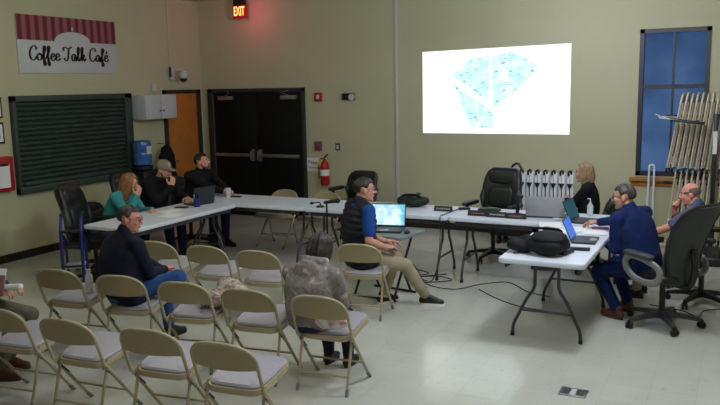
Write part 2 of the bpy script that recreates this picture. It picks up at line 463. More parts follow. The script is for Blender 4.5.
def glasses(p):
    hp, b = p['hp'], p['o']; mb = MB()
    for s in (-1, 1):
        mb.tube([hp((.031*s+math.cos(a)*.021, .096-.004*abs(math.cos(a)), .006+math.sin(a)*.016)) for a in [2*PI*k/16 for k in range(16)]], .0022, 6, closed=True)
        mb.tube([hp((.052*s,.092,.012)), hp((.074*s,.06,.014)), hp((.082*s,-.005,.012)), hp((.082*s,-.02,-.004))], .0022, 6)
    mb.tube([hp((-.011,.097,.01)), hp((0,.102,.013)), hp((.011,.097,.01))], .0022, 6)
    mb.build('spectacles', M['lens'], b)
def hair(p, kind, m, seed=1, **k):
    a = dict(m=M[m], parent=p['o'], seed=seed)
    if kind == 'short': return hair_shell(p['Hc'], p['R'], short_end(**k), rough=.005, **a)
    if kind == 'fringe':
        return hair_shell(p['Hc'], p['R'], lambda f: 118 if abs(f) > 105 else 95, start=lambda f: 66+(28 if abs(f) < 82 else 0), rough=.003, rad=(.080,.099,.092), **a)
    L = k.get('length', .16)
    return hair_shell(p['Hc'], p['R'], bob_end(k.get('front', 52)), hang=lambda f: L*sstep(48, 66, abs(f))*(1-k.get('taper', 0)*(1-sstep(60, 130, abs(f)))), rough=.006, rad=k.get('rad', (.088,.106,.097)), flare=k.get('flare', .06), wave=20, **a)
def beard(p, m):
    hp = p['hp']; mb = MB(); R = p['R']
    mb.ell(hp((0,.031,-.080)), (.050,.056,.038), R); mb.ell(hp((0,.07,-.100)), (.025,.022,.02), R)
    for s in (-1, 1): mb.rcone(hp((.056*s,.0,-.03)), hp((.04*s,.045,-.085)), .012, .016)
    mb.rcone(hp((-.024,.082,-.044)), hp((.024,.082,-.044)), .006, .006)
    link('beard', fuse(mb, .006, 1, .002, 60), M[m], p['o'])
# ------------------------------------------------------------------ furniture makers
def folding_chair(label, loc, rz, group):
    """tan steel folding chair, origin between the rear feet, faces +Y"""
    t = thing('folding_chair', label, 'chair', loc, rz, group)
    def up(z): return .335*(1-z/.40)*1.0+.07 if z < .40 else .07-(z-.40)*.36     # y of the main tube at height z
    r = .0115; hw = .215
    def back(u): return -.028*(1-u*u)
    top = .735
    L = [(-hw, up(.40), .40), (-hw, up(.57), .57)]
    arch = []
    for k in range(17):
        a = PI-PI*k/16; u = math.cos(a); z = .59+(top-.59)*abs(math.sin(a))**.80
        x = hw*math.copysign(abs(u)**.75, u); arch.append((x, up(z)+back(x/hw), z))
    path = L+arch+[(hw, up(.57), .57), (hw, up(.40), .40)]
    MB().tube(path, r, 10).build('back_frame', M['tan'], t)
    for s in (-1, 1):
        MB().tube([(s*hw, up(.42), .42), (s*hw, up(.2), .2), (s*hw, up(0.012), .012)], r, 10).build('leg', M['tan'], t)
        MB().tube([(s*.194, .125, .425), (s*.194, .06, .21), (s*.194, -.004, .012)], .0105, 10).build('leg', M['tan'], t)
        MB().rcone((s*hw, up(.0), .0), (s*hw, up(.05), .045), .014, .0135).build('foot_cap', M['greyplastic'], t)
        MB().rcone((s*.194, -.006, .0), (s*.194, .008, .045), .0135, .013).build('foot_cap', M['greyplastic'], t)
        MB().box((s*.203, .16, .405), (.006,.20,.035), (math.radians(8),0,0), .002).build('hinge', M['tan'], t)
        MB().tube([(s*.205, .10, .36), (s*.205, .19, .27)], .007, 6).build('brace', M['dkgrey'], t)
    MB().tube([(-hw, up(.16), .16), (hw, up(.16), .16)], .0085, 8).build('crossbar', M['tan'], t)
    MB().tube([(-.194, .032, .13), (.194, .032, .13)], .0085, 8).build('crossbar', M['tan'], t)
    # backrest sheet
    mb = MB(); fr, bk = [], []
    nx, nz = 18, 8; grid = []
    for j in range(nz+1):
        row = []
        for i in range(nx+1):
            u = -1+2*i/nx
            zt = .59+(top-.59)*max(0, 1-abs(u)**(2/.75))**.40
            zb = .565-.012*(1-u*u); z = zb+(zt-zb)*j/nz
            row.append(V((u*hw, up(z)+back(u), z)))
        grid.append(row)
    for o in (-.004, .004):
        vs = [[mb.bm.verts.new(p+V((0,o,0))) for p in row] for row in grid]
        for j in range(nz):
            for i in range(nx): mb.bm.faces.new((vs[j][i], vs[j][i+1], vs[j+1][i+1], vs[j+1][i]))
        fr.append(vs)
    a, b = fr
    for i in range(nx): mb.bm.faces.new((a[0][i], a[0][i+1], b[0][i+1], b[0][i])); mb.bm.faces.new((a[nz][i], a[nz][i+1], b[nz][i+1], b[nz][i]))
    mb.build('backrest', M['tandark'], t)
    # seat
    def outline(w, d, n=28, p=.35):
        o = []
        for k in range(n):
            a = 2*PI*k/n; ca, sa = math.cos(a), math.sin(a)
            x = math.copysign(abs(ca)**p, ca)*w; y = math.copysign(abs(sa)**p, sa)*d; o.append((x*(1+.06*(y/d)), y))
        return o
    def layer(w, d, z): return [V((x, .265+y, z+.028*(y/.2))) for x, y in outline(w, d)]
    MB().loft([layer(.192,.195,.396), layer(.202,.203,.402), layer(.202,.203,.438)]).build('seat_pan', M['tan'], t)
    MB().loft([layer(.190,.190,.438), layer(.193,.193,.450), layer(.184,.184,.462), layer(.13,.13,.467)]).build('seat_pad', M['pad'], t)
    return t

def folding_table(label, loc, rz, L, group, W=.74, inset=.30, H=.74):
    t = thing('folding_table', label, 'table', loc, rz, group)
    # top slab, rounded corners, rolled edge
    def ol(w, d, r):
        o = []
        for cx, cy, a0 in ((w-r, d-r, 0), (-w+r, d-r, 90), (-w+r, -d+r, 180), (w-r, -d+r, 270)):
            for k in range(6):
                a = math.radians(a0+18*k); o.append((cx+math.cos(a)*r, cy+math.sin(a)*r))
        return o
    ring = lambda w, d, r, z: [V((x, y, z)) for x, y in ol(w, d, r)]
    MB().loft([ring(L/2-.008, W/2-.008, .04, H-.044), ring(L/2, W/2, .045, H-.036), ring(L/2, W/2, .045, H-.008), ring(L/2-.006, W/2-.006, .042, H)]).build('tabletop', M['table'], t)
    for s in (-1, 1): MB().box((0, s*(W/2-.05), H-.068), (L-.16, .02, .05), bev=.003).build('side_rail', M['tableleg'], t)
    for e in (-1, 1):
        x = e*(L/2-inset)
        for s in (-1, 1):
            pts = fillet([(x, s*.10, H-.05), (x, s*.10, H-.30), (x+e*.0, s*.16, .36), (x, s*.285, .10), (x, s*.29, .01)], .12, 7)
            l = MB().tube(pts, .0145, 10).build('leg', M['tableleg'], t)
            MB().cyl((x, s*.29, 0), (x, s*.29, .035), .018).build('foot_cap', M['black'], l)
        MB().tube([(x, -.215, .24), (x, .215, .24)], .011, 8).build('crossbar', M['tableleg'], t)
        MB().tube([(x, -.10, H-.12), (x, .10, H-.12)], .011, 8).build('crossbar', M['tableleg'], t)
        MB().tube([(x, 0, H-.12), (x-e*.30, 0, H-.06)], .009, 8).build('brace', M['tableleg'], t)
    return t

def base_star(t, m, r=.32, a0=0, post=.40, five=5):
    MB().cyl((0,0,.09), (0,0,post), .026).build('gas_post', M['black'], t)
    mb = MB(); mb.cyl((0,0,.07), (0,0,.13), .05, .04)
    for k in range(five):
        a = a0+2*PI*k/five; d = V((math.cos(a), math.sin(a), 0)); x = V((-d.y, d.x, 0))
        rings = []
        for q, w, zt, zb in ((.03,.034,.135,.075),(.5,.026,.118,.078),(1,.018,.088,.062)):
            c = d*r*q; rings.append([c-x*w+V((0,0,zb)), c+x*w+V((0,0,zb)), c+x*w*.8+V((0,0,zt)), c-x*w*.8+V((0,0,zt))])
        mb.loft(rings)
    mb.build('star_base', m, t)
    for k in range(five):
        a = a0+2*PI*k/five; c = V((math.cos(a)*r, math.sin(a)*r, .03)); ax = V((-math.sin(a+.6), math.cos(a+.6), 0))
        mb = MB()
        for s in (-1, 1): mb.cyl(c+ax*.008*s, c+ax*.026*s, .03, n=14)
        mb.cyl(c+V((0,0,.0)), c+V((0,0,.055)), .008); mb.box(c+V((0,0,.035)), (.03,.03,.02), bev=.004)
        mb.build('caster', M['black'], t)

def pillow(c, size, rot=(0,0,0), puff=.35):
    """cushion with soft edges as a lofted superellipsoid"""
    R = (Matrix.Rotation(rot[2],3,'Z') @ Matrix.Rotation(rot[1],3,'Y') @ Matrix.Rotation(rot[0],3,'X'))
    mb = MB(); g = bmesh.ops.create_uvsphere(mb.bm, u_segments=32, v_segments=18, radius=1)
    for v in g['verts']:
        p = v.co.copy(); f = lambda w, e: math.copysign(abs(w)**e, w)
        p = V((f(p.x, puff)*size[0]/2, f(p.y, puff)*size[1]/2, f(p.z, .55)*size[2]/2)); v.co = R @ p+V(c)
    return mb

def exec_chair(label, loc, rz, back_h=1.13, arms=True, group=None, style='leather', tilt=10, post=.42):
    """padded swivel armchair facing +Y"""
    t = thing('office_chair', label, 'office chair', loc, rz, group)
    base_star(t, M['black'], .31, .3)
    MB().box((0,-.02,.415), (.22,.26,.04), bev=.01).build('mechanism', M['black'], t)
    m = M[style]
    pillow((0,.02,.475), (.52,.52,.12)).build('seat', m, t)
    # back: curved shell lofted from several rows
    rows = []; n = 9; h = back_h-.46; ta = math.radians(tilt)
    mb = MB()
    prof = [(0,.20,.05),(.12,.235,.055),(.3,.25,.06),(.5,.262,.06),(.68,.265,.065),(.82,.25,.075),(.93,.225,.07),(1,.17,.04)]
    for f, w, th in prof:
        z = .46+h*f; y0 = -.235-math.sin(ta)*h*f+.05*math.sin(f*PI)
        ring = []
        for k in range(28):
            a = 2*PI*k/28; ca, sa = math.cos(a), math.sin(a)
            x = math.copysign(abs(ca)**.6, ca)*w; y = math.copysign(abs(sa)**.7, sa)*th+.05*(x/w)**2
            ring.append(V((x, y0+y, z)))
        rows.append(ring)
    mb.loft(rows).build('backrest', m, t)
    y = lambda f: -.235-math.sin(ta)*h*f+.05*math.sin(f*PI)
    pillow((0, y(.82)+.055, .46+h*.82), (.40,.09,h*.25), (ta,0,0), .45).build('head_pad', m, t)
    pillow((0, y(.46)+.05, .46+h*.46), (.34,.08,h*.40), (ta,0,0), .4).build('lumbar_pad', m, t)
    for s in (-1, 1):
        MB().tube([(s*.225, y(.12)+.04, .46+h*.12), (s*.25, y(.45)+.055, .46+h*.45), (s*.235, y(.66)+.05, .46+h*.66)], [.03,.042,.025], 10).build('side_bolster', M['leather2'] if style == 'leather' else m, t)
    if arms:
        for s in (-1, 1):
            a = MB().tube(fillet([(s*.24,.05,.42), (s*.31,.05,.44), (s*.315,.08,.63), (s*.31,.12,.67)], .06), .018, 10, flat=1.3).build('arm', M['black'], t)
            pillow((s*.31,.02,.69), (.085,.34,.055), puff=.5).build('arm_pad', m, a)
    return t

def task_chair(label, loc, rz, back_h=1.05, tilt=14):
    """mesh backed swivel chair with looped grey arms, facing +Y"""
    t = thing('office_chair', label, 'office chair', loc, rz)
    base_star(t, M['dkgrey'], .33, .35)
    MB().box((0,-.02,.415), (.24,.30,.05), bev=.012).build('mechanism', M['black'], t)
    pillow((0,.02,.475), (.52,.50,.10)).build('seat', M['black'], t)
    h = back_h-.42; ta = math.radians(tilt); rows = []; rim = []
    prof = [(0,.18),(.15,.20),(.35,.232),(.55,.255),(.75,.264),(.9,.252),(.97,.228),(1,.185)]
    pos = lambda f: -.215-math.sin(ta)*h*f+.06*math.sin(f*PI*1.0)
    for f, w in prof:
        z = .42+h*f; ring = []
        for k in range(24):
            a = 2*PI*k/24; ca, sa = math.cos(a), math.sin(a)
            x = math.copysign(abs(ca)**.7, ca)*w; ring.append(V((x, pos(f)+sa*.018+.07*(x/.28)**2, z)))
        rows.append(ring)
    MB().loft(rows).build('backrest', M['mesh'], t)
    left = [(-w, pos(f)+.07*(w/.28)**2, .42+h*f) for f, w in prof]; right = [(-x, y, z) for x, y, z in reversed(left)]
    MB().tube(left+right, .02, 8, closed=True).build('back_frame', M['black'], t)
    MB().tube(catmull([(0,-.10,.40), (0,-.27,.42), (0,-.31,.60), (0,pos(.45)-.03,.42+h*.45)], 6), [.03]*19, 8).build('back_spine', M['black'], t)
    for s in (-1, 1):
        loop = [(s*.315, y, z) for y, z in ((-.16,.47),(-.20,.53),(-.17,.60),(-.02,.655),(.10,.665),(.155,.62),(.14,.54),(.06,.475),(-.06,.45))]
        cl = [loop[-1]]+loop+[loop[0], loop[1]]
        pts = catmull(cl, 5)[5:-5]
        a = MB().tube(pts[:-1], .021, 8, closed=True, flat=1.5).build('arm', M['greyplastic'], t)
        MB().tube([(s*.22,-.05,.43), (s*.315,-.06,.45)], .02, 8).build('arm_bracket', M['dkgrey'], a)
        pillow((s*.315,.02,.685), (.09,.30,.045), (math.radians(4),0,0), .5).build('arm_pad', M['dkgrey'], a)
    return t

def laptop(label, loc, rz, lid, screen, angle=105, w=.34, d=.235, base='laptopdark'):
    """screen faces +Y's opposite: the user sits at -Y"""
    t = thing('laptop', label, 'laptop', loc, rz)
    b = MB().box((0,0,.010), (w,d,.018), bev=.004).build('base', M[base], t)
    MB().box((0,.03,.0195), (w*.86,d*.45,.003), bev=.001).build('keyboard', M['key'], b)
    MB().box((0,-.07,.0193), (.10,.06,.002)).build('touchpad', M['laptopgrey'], b)
    a = math.radians(angle-90)
    R = Matrix.Rotation(-a, 4, 'X'); c = V((0, d/2, .02))
    up = V((0, math.sin(a), math.cos(a))); nn = V((0,-math.cos(a), math.sin(a)))
    l = MB().box(c+up*(d*.49)-nn*.003, (w,.007,d*.98), R, .003).build('lid', M[lid], t)
    MB().box(c+up*(d*.50)+nn*.0018, (w*.94,.002,d*.86), R).build('screen', screen, l)
    return t
# ------------------------------------------------------------------ camera
CAM = V((8.427,-10.689,2.18))
yaw, pit, rol = (math.radians(a) for a in (-26.78, 8.76, -1.12))
f_ = V((math.sin(yaw)*math.cos(pit), math.cos(yaw)*math.cos(pit), -math.sin(pit)))
r_ = V((math.cos(yaw), -math.sin(yaw), 0)); u_ = r_.cross(f_)
r2 = r_*math.cos(rol)+u_*math.sin(rol); u2 = -r_*math.sin(rol)+u_*math.cos(rol)
cd = bpy.data.cameras.new('camera'); cam = bpy.data.objects.new('camera', cd); C.objects.link(cam)
cd.sensor_width = 36; cd.lens = 760/720*36; cd.clip_start = .05
cam.matrix_world = Matrix(((r2.x,u2.x,-f_.x,CAM.x),(r2.y,u2.y,-f_.y,CAM.y),(r2.z,u2.z,-f_.z,CAM.z),(0,0,0,1)))
bpy.context.scene.camera = cam

# ------------------------------------------------------------------ room shell
XR, YF, HC = 10.6, -13.0, 3.635
def quadbox(name, lo, hi, m):
    c = [(a+b)/2 for a, b in zip(lo, hi)]; s = [b-a for a, b in zip(lo, hi)]
    return struct(MB().box(c, s).build(name, m, smooth=False))
# floor: waxed vinyl tiles
fm = bpy.data.materials.new('vinyl_tile_floor'); fm.use_nodes = True
nt = fm.node_tree; b = nt.nodes['Principled BSDF']
tc = nt.nodes.new('ShaderNodeTexCoord')
bk = nt.nodes.new('ShaderNodeTexBrick'); bk.offset = 0; bk.inputs['Scale'].default_value = 1
bk.inputs['Brick Width'].default_value = .305; bk.inputs['Row Height'].default_value = .305; bk.inputs['Mortar Size'].default_value = .0018
bk.inputs['Color1'].default_value = rgb(194,194,186); bk.inputs['Color2'].default_value = rgb(200,200,193); bk.inputs['Mortar'].default_value = rgb(186,185,177)
nt.links.new(tc.outputs['Object'], bk.inputs['Vector'])
n1 = nt.nodes.new('ShaderNodeTexNoise'); n1.inputs['Scale'].default_value = 3.5; n1.inputs['Detail'].default_value = 6
n2 = nt.nodes.new('ShaderNodeTexNoise'); n2.inputs['Scale'].default_value = 26; n2.inputs['Detail'].default_value = 5
for n in (n1, n2): nt.links.new(tc.outputs['Object'], n.inputs['Vector'])
rp = nt.nodes.new('ShaderNodeValToRGB'); rp.color_ramp.elements[0].position = .62; rp.color_ramp.elements[0].color = (1,1,1,1)
rp.color_ramp.elements[1].position = .80; rp.color_ramp.elements[1].color = (.72,.70,.66,1); nt.links.new(n2.outputs['Fac'], rp.inputs['Fac'])
rp2 = nt.nodes.new('ShaderNodeValToRGB'); rp2.color_ramp.elements[0].position = .3; rp2.color_ramp.elements[0].color = (.93,.93,.92,1)
rp2.color_ramp.elements[1].position = .7; rp2.color_ramp.elements[1].color = (1,1,1,1); nt.links.new(n1.outputs['Fac'], rp2.inputs['Fac'])
mx = nt.nodes.new('ShaderNodeMixRGB'); mx.blend_type = 'MULTIPLY'; mx.inputs[0].default_value = 1
mx2 = nt.nodes.new('ShaderNodeMixRGB'); mx2.blend_type = 'MULTIPLY'; mx2.inputs[0].default_value = 1
nt.links.new(bk.outputs['Color'], mx.inputs[1]); nt.links.new(rp.outputs['Color'], mx.inputs[2])
nt.links.new(mx.outputs['Color'], mx2.inputs[1]); nt.links.new(rp2.outputs['Color'], mx2.inputs[2])
nt.links.new(mx2.outputs['Color'], b.inputs['Base Color'])
rr = nt.nodes.new('ShaderNodeMapRange'); rr.inputs['To Min'].default_value = .09; rr.inputs['To Max'].default_value = .17
nt.links.new(n1.outputs['Fac'], rr.inputs['Value']); nt.links.new(rr.outputs['Result'], b.inputs['Roughness'])
b.inputs['Specular IOR Level'].default_value = .5
quadbox('floor', (-.2,YF-.2,-.1), (XR+.2,.2,0), fm)
quadbox('ceiling', (-.2,YF-.2,HC), (XR+.2,.2,HC+.1), M['ceil'])
quadbox('wall_left', (-.2,YF-.2,0), (0,.2,HC), M['wall'])
quadbox('wall_right', (XR,YF-.2,0), (XR+.2,.2,HC), M['wall'])
quadbox('wall_front', (-.2,YF-.2,0), (XR+.2,YF,HC), M['wall'])
# back wall with the window opening
WX0, WX1, WZ0, WZ1 = 7.17, 8.02, .92, 2.83
mb = MB()
for lo, hi in (((0,0,0),(WX0,.2,HC)), ((WX1,0,0),(XR,.2,HC)), ((WX0,0,0),(WX1,.2,WZ0)), ((WX0,0,WZ1),(WX1,.2,HC))):
    mb.box([(a+b)/2 for a, b in zip(lo, hi)], [b-a for a, b in zip(lo, hi)])
struct(mb.build('wall_back', M['wall'], smooth=False))
quadbox('baseboard_left', (0,-12.9,0), (.012,-1.02,.105), M['base'])
quadbox('baseboard_back', (2.10,-.012,0), (XR,0,.105), M['base'])
struct(MB().box((3.70,-.012,1.8175), (.042,.024,3.635), bev=.004).build('trim_1', M['white']))
struct(MB().tube([(.012,-.80,HC), (.012,-.80,2.44)], .012, 8).build('trim_2', M['ceil']))

# window
w = bpy.data.objects.new('window_1', None); C.objects.link(w); struct(w)
fr = MB(); fw = .055
for lo, hi in (((WX0,-.01,WZ0),(WX0+fw,.10,WZ1)), ((WX1-fw,-.01,WZ0),(WX1,.10,WZ1)), ((WX0,-.01,WZ1-fw),(WX1,.10,WZ1)), ((WX0,-.01,WZ0),(WX1,.10,WZ0+fw)),
               ((WX0,.0,2.06),(WX1,.09,2.115)), ((7.575,.02,WZ0),(7.60,.08,WZ1))):
    fr.box([(a+b)/2 for a, b in zip(lo, hi)], [b-a for a, b in zip(lo, hi)])
fr.build('window_frame', M['winframe'], w, smooth=False)
gm = bpy.data.materials.new('window_glass'); gm.use_nodes = True; nt = gm.node_tree; b = nt.nodes['Principled BSDF']
b.inputs['Transmission Weight'].default_value = 1; b.inputs['Roughness'].default_value = .02; b.inputs['IOR'].default_value = 1.02
n = nt.nodes.new('ShaderNodeTexNoise'); n.inputs['Scale'].default_value = 2; r = nt.nodes.new('ShaderNodeValToRGB')
r.color_ramp.elements[0].color = (.75,.85,1,1); r.color_ramp.elements[1].color = (.9,.95,1,1)
tc = nt.nodes.new('ShaderNodeTexCoord'); nt.links.new(tc.outputs['Object'], n.inputs['Vector']); nt.links.new(n.outputs['Fac'], r.inputs['Fac']); nt.links.new(r.outputs['Color'], b.inputs['Base Color'])
for x0, x1 in ((WX0+fw,7.575),(7.60,WX1-fw)):
    for z0, z1 in ((WZ0+fw,2.06),(2.115,WZ1-fw)):
        MB().box(((x0+x1)/2,.05,(z0+z1)/2), (x1-x0,.006,z1-z0)).build('pane', gm, w, smooth=False)
MB().box(((WX0+WX1)/2,-.03,.875), (WX1-WX0+.14,.11,.05), bev=.006).build('window_sill', M['sill'], w)
MB().box(((WX0+WX1)/2,-.008,.815), (WX1-WX0+.10,.018,.07), bev=.003).build('window_apron', M['sill'], w)
# dusk outside
W = bpy.data.worlds.new('dusk'); bpy.context.scene.world = W; W.use_nodes = True; nt = W.node_tree; bg = nt.nodes['Background']
tc = nt.nodes.new('ShaderNodeTexCoord'); n = nt.nodes.new('ShaderNodeTexNoise'); n.inputs['Scale'].default_value = 9; n.inputs['Detail'].default_value = 4
r = nt.nodes.new('ShaderNodeValToRGB'); r.color_ramp.elements[0].position = .38; r.color_ramp.elements[0].color = rgb(50,74,108)
r.color_ramp.elements[1].position = .68; r.color_ramp.elements[1].color = rgb(88,114,152)
nt.links.new(tc.outputs['Generated'], n.inputs['Vector']); nt.links.new(n.outputs['Fac'], r.inputs['Fac']); nt.links.new(r.outputs['Color'], bg.inputs['Color'])
bg.inputs['Strength'].default_value = 1.0

# double door on the back wall
d = bpy.data.objects.new('door_1', None); C.objects.link(d); struct(d)
mb = MB(); x0, x1, dh = .15, 2.08, 2.165
for lo, hi in (((x0,-.05,0),(x0+.10,.0,dh)), ((x1-.055,-.05,0),(x1,0,dh)), ((x0,-.05,dh-.06),(x1,0,dh))):
    mb.box([(a+b)/2 for a, b in zip(lo, hi)], [b-a for a, b in zip(lo, hi)], bev=.004)
mb.build('door_frame', M['doorframe'], d)
mid = 1.145
for a, b_, s in ((x0+.10,mid-.003,1),(mid+.003,x1-.055,-1)):
    l = MB().box(((a+b_)/2,-.018,(dh-.06)/2+.003), (b_-a,.030,dh-.068), bev=.003).build('door_leaf', M['blackdoor'], d)
    MB().box(((a+b_)/2,-.085,1.05), (b_-a-.08,.035,.055), bev=.008).build('panic_bar', M['steel'], l)
    h = mid-s*.07
    MB().box((h,-.06,1.05), (.055,.06,.20), bev=.008).build('latch_case', M['steel'], l)
    MB().tube(fillet([(h-.012,-.09,1.12), (h-.012,-.13,1.12), (h-.012,-.13,.97), (h-.012,-.09,.97)], .02), .011, 8).build('door_handle', M['steel'], l)
    cx = a+.30 if s == 1 else b_-.22
    MB().box((cx,-.065,2.01), (.30,.06,.065), bev=.006).build('door_closer', M['steel'], l)
    MB().tube([(cx,-.07,2.045), (cx+s*.12,-.13,2.09), (cx+s*.02,-.05,2.12)], .008, 6).build('closer_arm', M['steel'], l)
MB().box((x0+.115,-.04,1.05), (.010,.02,2.05)).build('door_edge', M['steel'], d)

# wooden door on the left wall
d = bpy.data.objects.new('door_2', None); C.objects.link(d); struct(d)
y0, y1 = -1.02, -.10
mb = MB()
for lo, hi in (((0,y0,0),(.05,y0+.06,dh)), ((0,y1-.10,0),(.05,y1,dh)), ((0,y0,dh-.06),(.05,y1,dh))):
    mb.box([(a+b)/2 for a, b in zip(lo, hi)], [b-a for a, b in zip(lo, hi)], bev=.004)
mb.build('door_frame', M['doorframe'], d)
l = MB().box((.018,(y0+.06+y1-.10)/2,(dh-.06)/2+.003), (.03,y1-y0-.164,dh-.068), bev=.003).build('door_leaf', M['wood'], d)
MB().tube(fillet([(.03,y0+.12,1.0), (.085,y0+.12,1.0), (.085,y0+.22,1.0)], .02), .01, 8).build('door_handle', M['steel'], l)

# ------------------------------------------------------------------ on the walls
t = thing('roller_shutter', 'large dark green roll-down serving shutter in the left wall', 'shutter', (0,-2.86,0))
ya, yb, za, zb = -1.07, 1.07, .86, 2.13
mb = MB()
for lo, hi in (((0,ya,za),(.07,ya+.055,zb)), ((0,yb-.14,za),(.07,yb,zb)), ((0,ya,zb-.075),(.07,yb,zb)), ((0,ya,za),(.09,yb,za+.09))):
    mb.box([(a+b)/2 for a, b in zip(lo, hi)], [b-a for a, b in zip(lo, hi)], bev=.004)
mb.build('shutter_frame', M['shutterframe'], t)
prof = []; ns = 17; z0, z1 = za+.09, zb-.075; sh = (z1-z0)/ns
for k in range(ns):
    for j in range(6):
        q = j/6; prof.append((.008+.028*math.sin(PI*q)**.8, z0+sh*(k+q)))
prof.append((.008, z1))
mb = MB(); rw = [[mb.bm.verts.new((x, y, z)) for x, z in prof] for y in (ya+.055, yb-.14)]
for k in range(len(prof)-1): mb.bm.faces.new((rw[0][k], rw[0][k+1], rw[1][k+1], rw[1][k]))
mb.build('shutter_curtain', M['shutter'], t)
MB().box((.035, (ya+yb)/2, z0+.03), (.03, yb-ya-.24, .05), bev=.004).build('bottom_bar', M['shutterframe'], t)

# café sign
t = thing('cafe_sign', 'white wall sign reading Coffee Talk Café under a red striped awning band', 'sign', (0,-2.865,2.80))
SW, SH = 1.74, .755
MB().box((.011,0,0), (.02,SW,SH), bev=.003).build('sign_board', M['white'], t)
zt, zb_ = SH/2, SH/2-.43*SH
poly = [(-SW/2,zt), (-SW/2,zb_), (-.27,zb_)]
for k in range(13):
    a = PI-PI*k/12; poly.append((.05+.32*math.cos(a), zb_+.135*math.sin(a)))
poly += [(.37,zb_), (SW/2,zb_), (SW/2,zt)]
mb = MB(); lo = [mb.bm.verts.new((.0225,u,v)) for u, v in poly]
mb.bm.faces.new(lo); mb.build('awning_band', M['stripes'], t, smooth=False)
MB().rcone((.024,.05,zb_+.16), (.024,.05,zb_+.20), .012, .007).build('finial', M['white'], t)
M['letters'] = mat('dark_maroon_ink', rgb(52,24,28), .7)
G = {
 'C': (1.02, [[(1.0,1.45),(1.02,1.8),(.75,2.0),(.35,1.75),(.1,1.1),(.12,.4),(.4,.0),(.75,.1),(1.0,.45)]]),
 'o': (.80, [[(.42,.97),(.12,.65),(.14,.15),(.42,0),(.72,.3),(.68,.78),(.42,.97),(.5,.8),(.9,.75)]]),
 'f': (.62, [[(-.05,.35),(.25,.9),(.52,1.6),(.45,2.0),(.28,1.8),(.24,.8),(.2,-.5),(.32,-.75),(.45,-.5),(.3,.05),(.62,.35)]]),
 'e': (.72, [[(0,.4),(.5,.62),(.5,.92),(.28,.97),(.08,.55),(.15,.1),(.42,0),(.75,.38)]]),
 'T': (1.15, [[(.05,1.45),(.0,1.75),(.25,1.95),(.7,1.8),(1.1,1.9),(1.3,2.1)], [(.85,1.82),(.72,1.0),(.6,.25),(.35,0),(.1,.15),(.12,.4)]]),
 'a': (.88, [[(.66,.8),(.42,.97),(.1,.6),(.18,.05),(.45,.1),(.66,.85),(.64,.3),(.72,0),(.95,.38)]]),
 'l': (.60, [[(0,.35),(.3,1.1),(.42,1.85),(.3,2.0),(.2,1.6),(.2,.4),(.3,0),(.55,.38)]]),
 'k': (.90, [[(0,.35),(.3,1.1),(.42,1.85),(.3,2.0),(.2,1.6),(.16,0)], [(.18,.5),(.42,.95),(.6,.8),(.45,.55),(.25,.5),(.45,.4),(.58,0),(.85,.38)]]),
 'é': (.72, [[(0,.4),(.5,.62),(.5,.92),(.28,.97),(.08,.55),(.15,.1),(.42,0),(.75,.38)], [(.3,1.2),(.55,1.6)]]),
}
def script_text(txt, width, height, o, parent):
    adv = [G[c][0] if c in G else .55 for c in txt]; S = width/sum(adv); Hs = height/2; x = 0; mb = MB()
    for c, a in zip(txt, adv):
        if c in G:
            for st in G[c][1]:
                pts = catmull([(0,(x+px)*S, pz*Hs) for px, pz in st], 6); L, Rr = [], []
                for i, p in enumerate(pts):
                    d = (pts[min(i+1,len(pts)-1)]-pts[max(0,i-1)]); d.normalize(); nrm = V((0,-d.z,d.y))
                    wd = .0072+.0105*abs(d.z)**1.6
                    L.append(p+nrm*wd+V(o)); Rr.append(p-nrm*wd+V(o))
                lv = [mb.bm.verts.new(p) for p in L]; rv = [mb.bm.verts.new(p) for p in Rr]
                for i in range(len(pts)-1): mb.bm.faces.new((lv[i], lv[i+1], rv[i+1], rv[i]))
        x += a
    mb.build('lettering', M['letters'], parent, smooth=False)
script_text('Coffee Talk Café', 1.40, .185, (.0235,-.70,-.205), t)

# framed pictures, red notice box
for k, (z, lab) in enumerate(((1.99,'upper of two small framed pictures beside the shutter, cut by the frame edge'), (1.67,'lower of two small framed pictures beside the shutter'))):
    t = thing('framed_picture', lab, 'picture', (0,-4.20,z), 0, 'small framed pictures on the left wall')
    MB().box((.012,0,0), (.024,.30,.27), bev=.004).build('picture_frame', M['black'], t)
    MB().box((.0255,0,0), (.003,.25,.22)).build('mat_board', M['paper'], t)
    MB().box((.0280,0,0), (.003,.17,.15)).build('picture', patch_mat('faded_print', [rgb(120,140,165), rgb(170,160,140), rgb(90,100,110)], 8), t)
t = thing('notice_box', 'red wall box with a white notice under the framed pictures', 'box', (-.004,-4.29,1.15))
MB().box((.05,0,0), (.10,.56,.44), bev=.012).build('case', M['red'], t)
MB().box((.103,.06,-.02), (.004,.30,.30)).build('notice', M['paper'], t)
MB().box((.106,.06,.12), (.003,.28,.03)).build('notice_heading', M['black'], t)

# white wall cabinet
t = thing('wall_cabinet', 'small white two-door cabinet mounted on the left wall by the wooden door', 'cabinet', (0,-1.395,1.91))
MB().box((.14,0,0), (.28,.72,.375), bev=.004).build('carcass', M['white'], t)
for s in (-1, 1):
    dd = MB().box((.291,s*.18,0), (.02,.352,.368), bev=.003).build('door', M['white'], t)
    MB().ell((.312,s*.035,-.06), (.014,.014,.014)).build('knob', M['black'], dd)
t = tag(MB().box((.02,-1.23,2.21), (.04,.10,.13), bev=.006).build('junction_box', M['white']), 'small pale electrical box on the wall above the white cabinet', 'electrical box')

